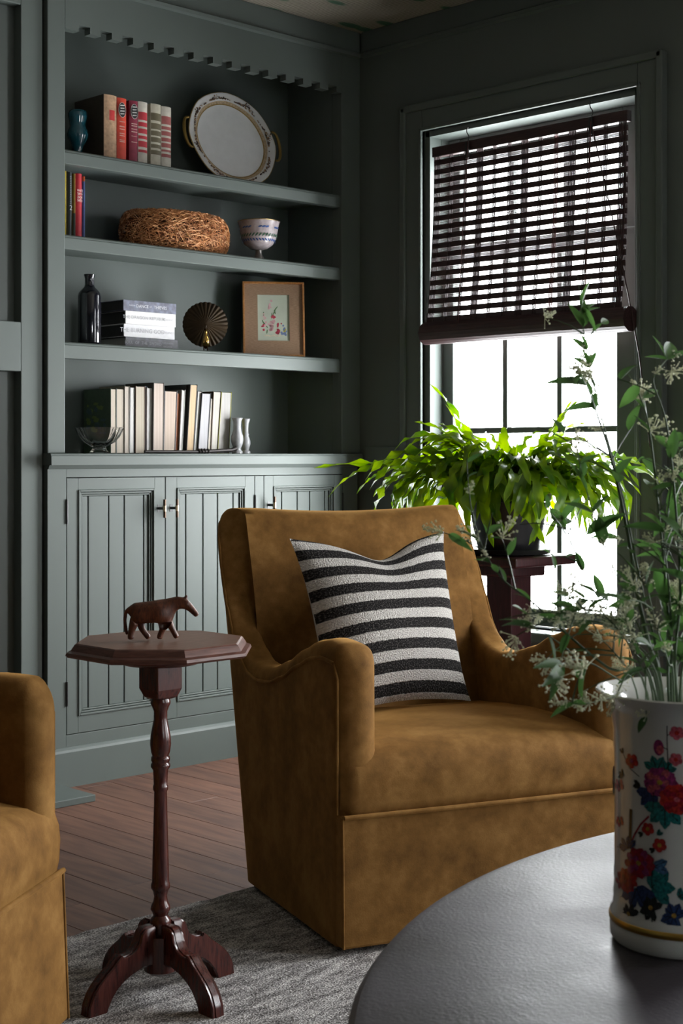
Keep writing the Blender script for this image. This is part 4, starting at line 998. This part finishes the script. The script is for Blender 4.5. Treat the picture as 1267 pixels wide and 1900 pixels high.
striped('cream hardback with dark olive bands on its spine', 281, 300, 193, (.42, .39, .31), (.10, .083, .045), ((210, 224), (229, 240), (243, 252), (255, 264), (268, 275), (279, 287)))
striped('cream hardback with faded rose bands on its spine', 300.5, 319, 198, (.44, .41, .35), (.27, .07, .065), ((216, 231), (235, 241), (244, 252), (256, 263), (266, 274), (278, 282), (286, 292)))
TEALG = plain('teal_glaze', (.008, .062, .085), .12, var=.25, vscale=40, coat=.6)
c = onY(144, 250, 3.99)
e = thing('glazed_vase', 'small dark teal glazed vase with a pinched waist, top shelf', 'vase', (c.x, 3.99, z1s))
k_ = 4.85 / F
MB().lathe([(r_, z_ * 1.24) for r_, z_ in [(.014, 0), (.016, .006), (.013, .02), (.018, .04), (.031, .058), (.034, .068), (.030, .080), (.025, .088), (.026, .098), (.030, .112), (.031, .120), (.027, .128), (.022, .130), (.020, .122), (.001, .06)]], seg=32).build('body', TEALG, e, smooth=50)
# platter
pc = onY(433, 251, 4.02)
pt = thing('serving_platter', 'oval white porcelain platter with a floral border and gold handles, leaning on the top shelf', 'platter', (pc.x, 3.985, z1s + .001))
pt.rotation_euler = (-.24, 0, -.05)
pa_, pb_ = .187, .176
rw = [(0.001, .012), (.30, .012), (.60, .012), (.735, .0115), (.755, .010), (.775, .0085), (.83, .004), (.885, .001), (.955, -.004), (.985, -.005), (1.0, -.004), (.99, -.001), (.93, .004), (.78, .014), (.6, .017), (.001, .017)]
MT = [2, 2, 2, 2, 1, 3, 0, 0, 0, 1, 1, 1, 0, 0, 0, 0]
mb = MB(); n = 64; base = 0
for i, (q, dp) in enumerate(rw):
    ring = []
    for k in range(n):
        a = 2 * PI * k / n; sc_ = 1 + (.018 * max(0, math.cos(2 * a)) ** 6 - .012 * abs(math.sin(4 * a)) * (q > .8)) * q
        ring.append((pa_ * q * sc_ * math.cos(a), dp, pb_ + pb_ * q * sc_ * math.sin(a)))
    mb.v += ring
    if i:
        for k in range(n):
            a0, a1 = (i - 1) * n + k, (i - 1) * n + (k + 1) % n; mb.f.append((a0, a1, a1 + n, a0 + n)); mb.m.append(MT[i - 1])
PLW = plain('platter_white', (.70, .69, .68), .2, var=.03); PLG = plain('platter_gold', (.30, .19, .05), .4, metal=.5)
mb.build('dish', [PLW, PLG, plain('platter_well', (.72, .72, .72), .22, var=.03), plain('platter_band', (.45, .33, .20), .3, var=.35, vscale=220)], pt, smooth=60)
gm = [plain('garland_dark', (.06, .035, .03), .4), plain('garland_tan', (.32, .19, .10), .4)]
for j in range(8):
    mb = MB(); a0 = 2 * PI * (j + .3) / 8; rq = random.Random(j)
    for k in range(60):
        u = rq.gauss(0, .17); a = a0 + u; q = .855 + abs(rq.gauss(0, .045)) * max(0, 1 - abs(u) / .3); s = rq.uniform(.0016, .0036); dp = .0020 - .009 * (q - .83) / .15 - .0012
        mb.disc((pa_ * q * math.cos(a), dp, pb_ + pb_ * q * math.sin(a)), (1, 0, 0), (0, 0, 1), s, s, 6, 0, 0 if rq.random() < .6 else 1)
    tag(mb.build('printed_garland', gm, pt), kind='stuff')
for sg in (-1, 1):
    pts = [(sg * (pa_ - .006 + .027 * math.sin(PI * k / 10) ** .7), -.004, pb_ + .055 * math.cos(PI * k / 10)) for k in range(11)]
    MB().tube(pts, [.004 + .002 * math.sin(PI * k / 10) for k in range(11)], 8).build('handle', PLG, pt, smooth=60)

# --- second shelf
z2s = SHZ[1]; YS2 = 3.945
book_spine('thin yellow paperback pressed against the bookcase side', 119.5, 124.5, 317, YS2, z2s, .13, (.55, .42, .06))
book_spine('narrow black paperback with pale spine print, beside the yellow one', 125, 127, 318, YS2, z2s, .13, (.02, .02, .02))
e, x0, x1, zt_ = book_spine('dark grey paperback with white spine lettering and a white emblem', 127.4, 134.6, 319, YS2, z2s, .135, (.022, .028, .030))
GREYI = colm('grey_ink', (.42, .43, .43))
mb = MB()
for k in range(16): z = zt_ - .014 - .0056 * k; mb.box((x0 + x1) / 2 - .0028, (x0 + x1) / 2 + .0028, YS2 - .0014, YS2 - .0008, z - .0018, z + .0014)
mb.build('printed_title', colm('dim_ink', (.16, .17, .17)), e, world=True)
lettering(e, '2', ((x0 + x1) / 2, YS2 - .002, onY(131, 386, YS2).z), (1, 0, 0), (0, 0, 1), .022, GREYI)
e, x0, x1, zt_ = book_spine('paperback with an ochre to dark spine, between grey and red books', 136, 141.6, 322, YS2, z2s, .135, (.23, .13, .015))
band(e, x0, x1, YS2, z2s + .001, z2s + .085, colm('dark_green_band', (.03, .035, .022)))
e, x0, x1, zt_ = book_spine('red paperback with white capitals on its spine', 142, 153.6, 322, YS2, z2s, .135, (.40, .008, .02))
for k, tx in enumerate(('WHITE', 'TEETH', 'ZADIE', 'SMITH')):
    lettering(e, tx, ((x0 + x1) / 2, YS2 - .0016, onY(147.5, 354 + 6.2 * k, YS2).z), (1, 0, 0), (0, 0, 1), .0105, colm('white_ink', (.8, .7, .68)), sx=.66)
e, x0, x1, zt_ = book_spine('slim blue paperback with a red and orange top, beside the red book', 154, 159, 327, YS2, z2s, .135, (.07, .12, .32))
band(e, x0, x1, YS2, zt_ - .016, zt_ - .0005, colm('orange_band', (.5, .10, .02))); band(e, x0, x1, YS2, z2s + .0005, z2s + .014, colm('beige_band', (.4, .33, .26)))
# nest
nc = onY(325, 430, 3.985); 
ne = thing('straw_nest', 'oval nest of tangled copper-brown straw on the second shelf', 'nest', (nc.x, 3.985, z2s))
ne.scale = (1, 1, 1.1)
NA, NB, NH = .205, .122, .115
mb = MB(); rn = random.Random(5)
prof = [(.30, .02), (.75, .006), (.93, .022), (1.0, .055), (.96, .09), (.82, .108), (.66, .095), (.55, .05), (.30, .03), (.001, .028)]
rings = [[(NA * .93 * q * math.cos(2 * PI * k / 40), NB * .93 * q * math.sin(2 * PI * k / 40), z) for k in range(40)] for q, z in prof]
MB().loft(rings, True, True, False).build('straw_core', plain('straw_dark', (.10, .035, .012), .9), ne, smooth=80)
sm = [plain('straw_a', (.52, .21, .07), .6), plain('straw_b', (.72, .37, .16), .55), plain('straw_c', (.30, .105, .03), .7)]
for k in range(3400):
    a = rn.uniform(0, 2 * PI); t = rn.uniform(0, 1) ; phi = rn.uniform(-1.35, 2.6)
    zc, rc = .058, .83; l = rn.uniform(.03, .075); th = rn.gauss(0, .75); pts = []
    for i in range(5):
        s = (i / 4 - .5) * l; aa = a + s * math.cos(th) / .16; ph = phi + s * math.sin(th) / .055; wob = rn.uniform(-.004, .010)
        q = rc + (.165 + wob / .2) * math.cos(ph); pts.append((NA * q * math.cos(aa), NB * q * math.sin(aa), max(.003, zc + (.053 + wob) * math.sin(ph))))
    mb.tube(pts, rn.uniform(.0006, .0012), 3, rn.randrange(3), False)
tag(mb.build('straw', sm, ne), kind='stuff')
# footed bowl
fc_ = onY(480, 430, 3.945)
ZQ = 1.1
fb = thing('footed_bowl', 'footed enamel bowl with blue and green leaf bands and a gilt rim', 'bowl', (fc_.x, 3.945, z2s))
s_ = 4.95 / F
MB().lathe([(.026, 0), (.026, .003), (.020, .010), (.012, .024), (.010, .034), (.014, .040)], seg=32).build('foot', plain('pewter', (.26, .24, .23), .3, metal=.7), fb, smooth=50)
fb.scale = (1, 1, 1.11)
EN = plain('pale_enamel', (.42, .36, .37), .2, var=.18, vscale=70)
MB().lathe([(.012, .038), (.028, .041), (.048, .054), (.060, .072), (.065, .092), (.068, .112), (.073, .126), (.071, .1265), (.064, .110), (.060, .085), (.040, .058), (.001, .05)], seg=40).build('bowl', EN, fb, smooth=50)
MB().lathe([(.0725, .1245), (.0740, .1265), (.0715, .1275)], seg=40).build('rim', BRASS, fb, smooth=60)
gb = [plain('enamel_green', (.04, .12, .07), .3), plain('enamel_blue', (.05, .11, .32), .3)]
for zz, rr2, mi, tilt, nm in ((.080, .0632, 0, .8, 'green_leaf_band'), (.066, .0573, 1, -.8, 'blue_leaf_band'), (.104, .0672, 1, .3, 'blue_flower_band')):
    mb = MB()
    for k in range(34):
        a = 2 * PI * k / 34; u = Vector((-math.sin(a), math.cos(a), 0)); v = Vector((0, 0, 1)); p = Vector((rr2 * math.cos(a), rr2 * math.sin(a), zz)) + Vector((math.cos(a), math.sin(a), 0)) * .0008
        if zz > .1 and k % 5 in (0, 1): continue
        mb.disc(p, u * math.cos(tilt) + v * math.sin(tilt), -u * math.sin(tilt) + v * math.cos(tilt), .0075, .0026, 8)
    mb.build(nm, gb[mi], fb)

# --- third shelf
z3s = SHZ[2]
bc = onY(166, 570, 3.95)
bt_ = thing('glass_bottle', 'tall black glass bottle with a flared neck on the third shelf', 'bottle', (bc.x, 3.95, z3s))
MB().lathe([(.030, 0), (.035, .003), (.0365, .010), (.0365, .155), (.034, .166), (.026, .176), (.0175, .184), (.0145, .192), (.0140, .210), (.0165, .219), (.0185, .223), (.0170, .2245), (.0125, .220), (.011, .20), (.001, .19)], seg=40).build('body', plain('black_glass', (.006, .006, .010), .06, coat=.5), bt_, smooth=50)
def flat(label, px0, px1, za, zb_, y, dep, cover, page, titles, ink):
    x0, x1 = onY(px0, 600, y).x, onY(px1, 600, y).x
    e = thing('book', label, 'book', ((x0 + x1) / 2, y + dep / 2, za), group=None); cm = plain('book_cover', cover, .5, var=.45 if cover[0] < .2 else .05, vscale=55)
    MB().box(x0, x1, y, y + .004, za, zb_).box(x0, x1, y + .004, y + dep, za, za + .0022).box(x0, x1, y + .004, y + dep, zb_ - .0022, zb_).build('cover', cm, e, world=True, bevel=.0008)
    MB().box(x0 + .003, x1 - .003, y + .004, y + dep - .003, za + .0022, zb_ - .0022).build('page_block', pages(page), e, world=True)
    for tx, u, sz, v in titles: lettering(e, tx, (x0 + (x1 - x0) * u, y - .0008, za + (zb_ - za) * v), (1, 0, 0), (0, 0, 1), sz, ink)
YS3 = 3.93
def hz(py, px=280): return onY(px, py, YS3).z
zs = [z3s, hz(627.5), hz(604.0), hz(579.5), hz(560.0)]
flat('dark slate hardback with grey lettering, at the bottom of the flat stack', 233, 330, zs[0], zs[1] - .0004, YS3, .14, (.05, .05, .062), WHITE, (('SOUL  OF  THE  SWORD', .33, .0135, .5), ('CASSANDRA', .80, .008, .62), ('KAGAWA', .80, .008, .3)), colm('silver_ink', (.24, .24, .27)))
flat('white hardback with pale grey lettering, lower of the two in the flat stack', 230, 324, zs[1], zs[2] - .0004, YS3, .14, (.62, .61, .63), (.05, .05, .05), (('THE BURNING GOD', .36, .0195, .52), ('R.F. KUANG', .84, .008, .5)), colm('grey_print', (.36, .36, .38)))
flat('white hardback with pale grey lettering, upper of the two in the flat stack', 233, 326, zs[2], zs[3] - .0004, YS3, .14, (.64, .62, .62), (.05, .05, .05), (('THE DRAGON REPUBLIC', .37, .0155, .52), ('R.F. KUANG', .84, .008, .5)), colm('grey_print', (.36, .36, .38)))
flat('blue-grey patterned hardback with pale lettering, on top of the flat stack', 229, 327, zs[3], zs[4], YS3, .14, (.115, .12, .17), (.05, .05, .05), (('DANCE', .35, .0145, .48), ('OF', .505, .007, .48), ('THIEVES', .69, .0145, .48), ('PEARSON', .16, .0055, .5)), colm('pale_lilac_ink', (.62, .62, .66)))
# brass peacock
kc = onY(381, 604, 3.975)
pk = thing('peacock_ornament', 'dark brass peacock ornament with a fanned scalloped tail', 'ornament', (kc.x, 3.975, z3s), -.62)
DB = plain('dark_brass', (.030, .016, .004), .5, metal=.5, var=.3)
cz = kc.z - z3s; Rr = .075
mb = MB(); n = 150; rings = []
for q, dp in ((.06, -.010), (.3, -.006), (.6, -.001), (.85, .004), (1.0, .008)):
    ring = []
    for k in range(n):
        a = 2 * PI * k / n; rad = Rr * q * (1 + (.028 * abs(math.sin(a * 15)) if q > .9 else 0)); ring.append((rad * math.cos(a), dp + .0016 * math.cos(a * 30) * q, cz + .004 + rad * math.sin(a)))
    rings.append(ring)
back = [[(x, y + .003, z) for x, y, z in r] for r in reversed(rings)]
MB().loft(rings + back, True, True, True).build('tail_fan', DB, pk, smooth=40)
MB().tube([(0, -.012, .018), (0, -.022, .030), (0, -.026, .045), (0, -.021, .060), (0, -.020, .072), (0, -.024, .079), (0, -.034, .077)], [.004, .013, .012, .0065, .0045, .0058, .0012], 12).build('bird_body', plain('polished_brass', (.55, .34, .10), .18, metal=1), pk, smooth=60)
for sx in (-.006, .006): MB().tube([(sx, -.016, .022), (sx, -.018, .004)], .0022, 6).build('leg', DB, pk, smooth=60)
MB().tube([(0, -.024, .082), (.0, -.022, .092)], [.002, .003], 6).build('crest', DB, pk)
MB().lathe([(.034, 0), (.034, .004), (.026, .007), (.001, .007)], seg=28).build('base', DB, pk, smooth=40)
# framed watercolour
fcn = onY(505, 600, 3.965)
pfm = thing('framed_picture', 'wood framed flower watercolour with a wide tan linen mat on the third shelf', 'picture', (fcn.x, 3.955, z3s + .0015))
pfm.rotation_euler = (-.13, 0, -.62)
FW, FH = .109, onY(505, 526, 4.0).z - z3s + .003
for nm, b in (('top', (-FW, FW, FH - .007, FH)), ('bottom', (-FW, FW, 0, .007)), ('l', (-FW, -FW + .007, .007, FH - .007)), ('r', (FW - .007, FW, .007, FH - .007))):
    MB().box(b[0], b[1], -.008, .012, b[2], b[3]).build('frame_rail', FRAMEW, pfm, bevel=.001)
def linen():
    m, nt, bs = new('tan_linen'); co = coords(nt, (60, 60, 700)); n = N(nt, 'ShaderNodeTexNoise'); n.inputs['Scale'].default_value = 1.4; n.inputs['Detail'].default_value = 3; nt.links.new(co, n.inputs['Vector'])
    r = ramp(nt, [(.3, (.24, .145, .085)), (.7, (.38, .245, .16))]); nt.links.new(n.outputs[0], r.inputs[0]); nt.links.new(r.outputs[0], bs.inputs['Base Color']); bs.inputs['Roughness'].default_value = .9; return m
pw, pz0, pz1 = .056, FH * .215, FH * .83
mb = MB(); iw = FW - .007
for q in ((-iw, -pw, .007, FH - .007), (pw, iw, .007, FH - .007), (-pw, pw, .007, pz0), (-pw, pw, pz1, FH - .007)): mb.box(q[0], q[1], -.001, .002, q[2], q[3])
mb.build('mat_board', linen(), pfm)
MB().box(-iw, iw, .003, .005, .007, FH - .007).build('paper', plain('watercolour_paper', (.50, .54, .44), .8, var=.10, vscale=9), pfm)
MB().box(-iw, iw, .006, .010, .007, FH - .007).build('backing', BLACKM, pfm)
wc = [colm(n_, c_) for n_, c_ in (('pink_wash', (.62, .36, .38)), ('red_wash', (.50, .05, .09)), ('green_wash', (.08, .17, .07)), ('blue_wash', (.16, .22, .42)), ('cream_wash', (.62, .55, .42)), ('ochre_wash', (.42, .36, .06)))]
mb = MB(); rq = random.Random(9); pm = (pz0 + pz1) / 2; ph_ = pz1 - pz0
def pd(u, v, s, m, sx=1.0, sz=1.0, lay=0): mb.disc((u * pw, .0028 - .0002 * lay, pz0 + v * ph_), (1, 0, 0), (0, 0, 1), s * sx, s * sz, 9, .12, m)
for (u, v, s, n_, m, sp) in ((-.15, .34, .0060, 16, 0, .016), (.05, .52, .0050, 6, 1, .006), (.30, .38, .0042, 5, 1, .005), (.25, .20, .0055, 7, 1, .007), (-.65, .27, .0045, 4, 1, .005), (-.25, .74, .0042, 7, 0, .010), (-.45, .50, .0042, 6, 0, .010), (.68, .17, .0050, 7, 3, .007), (.70, .28, .0050, 5, 3, .006)):
    for k in range(n_): pd(u + rq.gauss(0, sp / pw * .6), v + rq.gauss(0, sp / ph_), s * rq.uniform(.6, 1.1), m, lay=2)
for (u, v, l, a) in ((-.5, .34, .022, 2.2), (-.65, .4, .018, 2.0), (.15, .70, .020, .9), (.05, .62, .018, 1.1), (-.42, .2, .014, 1.4), (-.1, .55, .02, 1.5), (-.62, .58, .015, 1.6), (.1, .62, .012, 1.7)):
    c = Vector((u * pw, .0027, pz0 + v * ph_)); d = Vector((math.cos(a), 0, math.sin(a))); mb.disc(c, d, Vector((-math.sin(a), 0, math.cos(a))), l * .6, .0019, 8, 0, 2)
for k in range(8): pd(-.5 + .13 * k, .11 + .01 * math.sin(k * 2), .004, 4, 1.6, .6, 1)
for k in range(3): pd(.70 + rq.gauss(0, .03), .24 + rq.gauss(0, .02), .003, 5, lay=3)
mb.build('painted_flowers', wc, pfm)

# --- worktop row
YR = 3.955
covs = [(.05, .075, .045), (.03, .03, .03), (.30, .26, .2), (.02, .02, .022), (.10, .045, .02), (.12, .15, .24), (.3, .3, .3), (.08, .07, .06), (.06, .06, .075), (.20, .06, .02), (.35, .33, .30), (.03, .03, .03), (.02, .02, .02), (.05, .05, .05), (.015, .015, .02), (.4, .38, .36), (.09, .05, .02), (.30, .28, .02)]
rows = [(205.5, 216, 205.5, 216, 721, CREAM, 'page-edge book with a dark green cover, at the end behind the glass bowl'),
        (216.3, 231, 216.3, 231, 721, CREAM, 'thick cream page-edge book next to the green-covered one'),
        (231.3, 240, 231.5, 240.2, 716, (.5, .44, .38), 'slim cream page-edge book, third along from the green-covered one'),
        (240.5, 249.5, 241.5, 250.5, 718, WHITE, 'pale page-edge book with a dark cover edge, before the brown cover'),
        (251.5, 269, 252, 269, 716, (.46, .40, .32), 'yellowed page-edge book with a brown stained cover'),
        (269.3, 272, 269.6, 272.3, 716, WHITE, 'very thin pale booklet with a blue-grey cover among the page-edge books'),
        (272.3, 283.5, 272.8, 284, 719, (.56, .54, .52), 'white page-edge book standing against the tallest pinkish one'),
        (284, 303.5, 285.5, 304.8, 710, (.52, .43, .37), 'tallest and thickest pinkish page-edge book in the worktop row'),
        (303.8, 325, 306, 329, 725, (.50, .40, .33), 'beige page-edge book with a slate cover, leaning beside the tallest book'),
        (325.4, 332, 329.4, 337.3, 729, (.30, .09, .03), 'rust brown book squeezed between two leaning page-edge books'),
        (332.3, 338, 337.6, 344, 723, WHITE, 'thin white page-edge book beside the rust brown one'),
        (338.4, 345.6, 344.4, 353, 714, (.03, .028, .026), 'black book standing behind the tall tan page block'),
        (346, 359, 353.4, 367, 713, TAN, 'tall tan page-edge book leaning in the middle of the row'),
        (359.3, 367, 367.3, 375, 725, WHITE, 'white page-edge book leaning on the tall tan one'),
        (367.3, 385, 375.4, 391.4, 729, (.46, .45, .47), 'grey-white page-edge book with a black cover'),
        (385.3, 391, 391.8, 396, 739, CREAM, 'shortest page-edge book in the worktop row'),
        (391.4, 403.4, 396.4, 411, 726, (.50, .47, .42), 'cream page-edge book with a brown cover, near the end of the row'),
        (403.8, 425, 411.4, 430, 727, (.44, .42, .40), 'thick greyish page-edge book with a yellow-green cover, beside the stone vases')]
for i, (b0, b1, t0, t1, py, pg, lb) in enumerate(rows):
    o = fbook(lb, b0, b1, t0, t1, py, YR + (.0, .004, .002, .006, .003, .012, .004, -.004, .006, .010, .004, .012, -.002, .006, .0, .004, .002, .0)[i], (.15, .145, .14, .14, .14, .13, .14, .155, .14, .14, .14, .14, .15, .14, .14, .13, .14, .14)[i], covs[i], pg)
    if i == 0:
        xx = onY(205.5, 800, YR).x - .0004; mb = MB(); rq = random.Random(2)
        for k in range(26): mb.disc((xx - .0001 * (k % 5), YR + .03 + rq.uniform(0, .10), ZW + .05 + rq.uniform(0, .11)), (0, 1, 0), (0, 0, 1), rq.uniform(.006, .018), rq.uniform(.004, .009), 9, .15, k % 2)
        mb.build('cover_picture', [colm('cover_olive', (.12, .15, .04)), colm('cover_blue', (.05, .08, .09))], o, world=True)
# glass bowl
gc = onY(184, 815, 3.885)
gb_ = thing('glass_bowl', 'clear fluted glass bowl on a short foot, on the worktop', 'bowl', (gc.x, 3.885, ZW + .0005))
def flu(a, z): return 1 + .085 * math.cos(a * 8) * min(1, max(0, (z - .012) / .03))
MB().lathe([(.030, 0), (.031, .004), (.024, .010), (.020, .018), (.030, .024), (.048, .036), (.060, .052), (.067, .068), (.072, .080), (.0705, .0805), (.063, .066), (.055, .052), (.042, .038), (.026, .029), (.001, .026)], seg=64, flute=flu).build('bowl', GLASS, gb_, smooth=60)
# iron rod lying in front of the books
ra, rm, rb = onY(270, 836, 3.925), onY(372, 834.5, 3.925), onY(436, 831, 3.925)
ir = thing('iron_rod', 'slim dark iron rod with a collared joint lying before the worktop books', 'rod', (rm.x, 3.925, ZW))
zR = ZW + .006
MB().tube([(ra.x, 3.93, zR), (rm.x, 3.922, zR)], .0052, 10).build('shaft', IRON, ir, smooth=50, world=True)
MB().tube([(rm.x, 3.922, zR), (rb.x - .02, 3.920, zR + .006), (rb.x, 3.920, zR + .012)], [.0060, .0066, .0075], 10).build('grip', IRON, ir, smooth=50, world=True)
for k, dx in enumerate((-.010, .002, .014, .028)): MB().lathe([(.0075, -.003), (.0090, 0), (.0075, .003)], seg=14).build('collar', IRON, ir, smooth=50)
for k, ch in enumerate([c for c in ir.children if c.name.startswith('collar')]): ch.rotation_euler = (0, PI / 2, 0); ch.location = ((-.010, .002, .014, .028)[k], -.003, .0085)
# two stone vases
STONE = plain('grey_stone', (.30, .30, .31), .25, var=.15, vscale=60)
for (px, y, lb, prof) in ((440, 3.93, 'grey polished stone vase with a smooth belly, next to the page-edge books', [(.019, 0), (.019, .006), (.014, .010), (.012, .016), (.018, .028), (.0215, .042), (.020, .056), (.014, .074), (.0125, .088), (.0145, .104), (.0195, .113), (.0175, .114), (.010, .10), (.001, .09)]),
                          (455.5, 3.972, 'smaller grey stone vase with a knopped waist, behind the smooth-bellied one', [(.017, 0), (.017, .006), (.011, .011), (.013, .018), (.017, .030), (.0165, .042), (.012, .053), (.010, .057), (.0125, .061), (.010, .066), (.0095, .080), (.011, .098), (.0165, .112), (.0145, .113), (.008, .10), (.001, .09)])):
    c = onY(px, 830, y); e = thing('stone_vase', lb, 'vase', (c.x, y, ZW + .0005)); MB().lathe([(r_, z_ * 1.07) for r_, z_ in prof], seg=32).build('body', STONE, e, smooth=60)
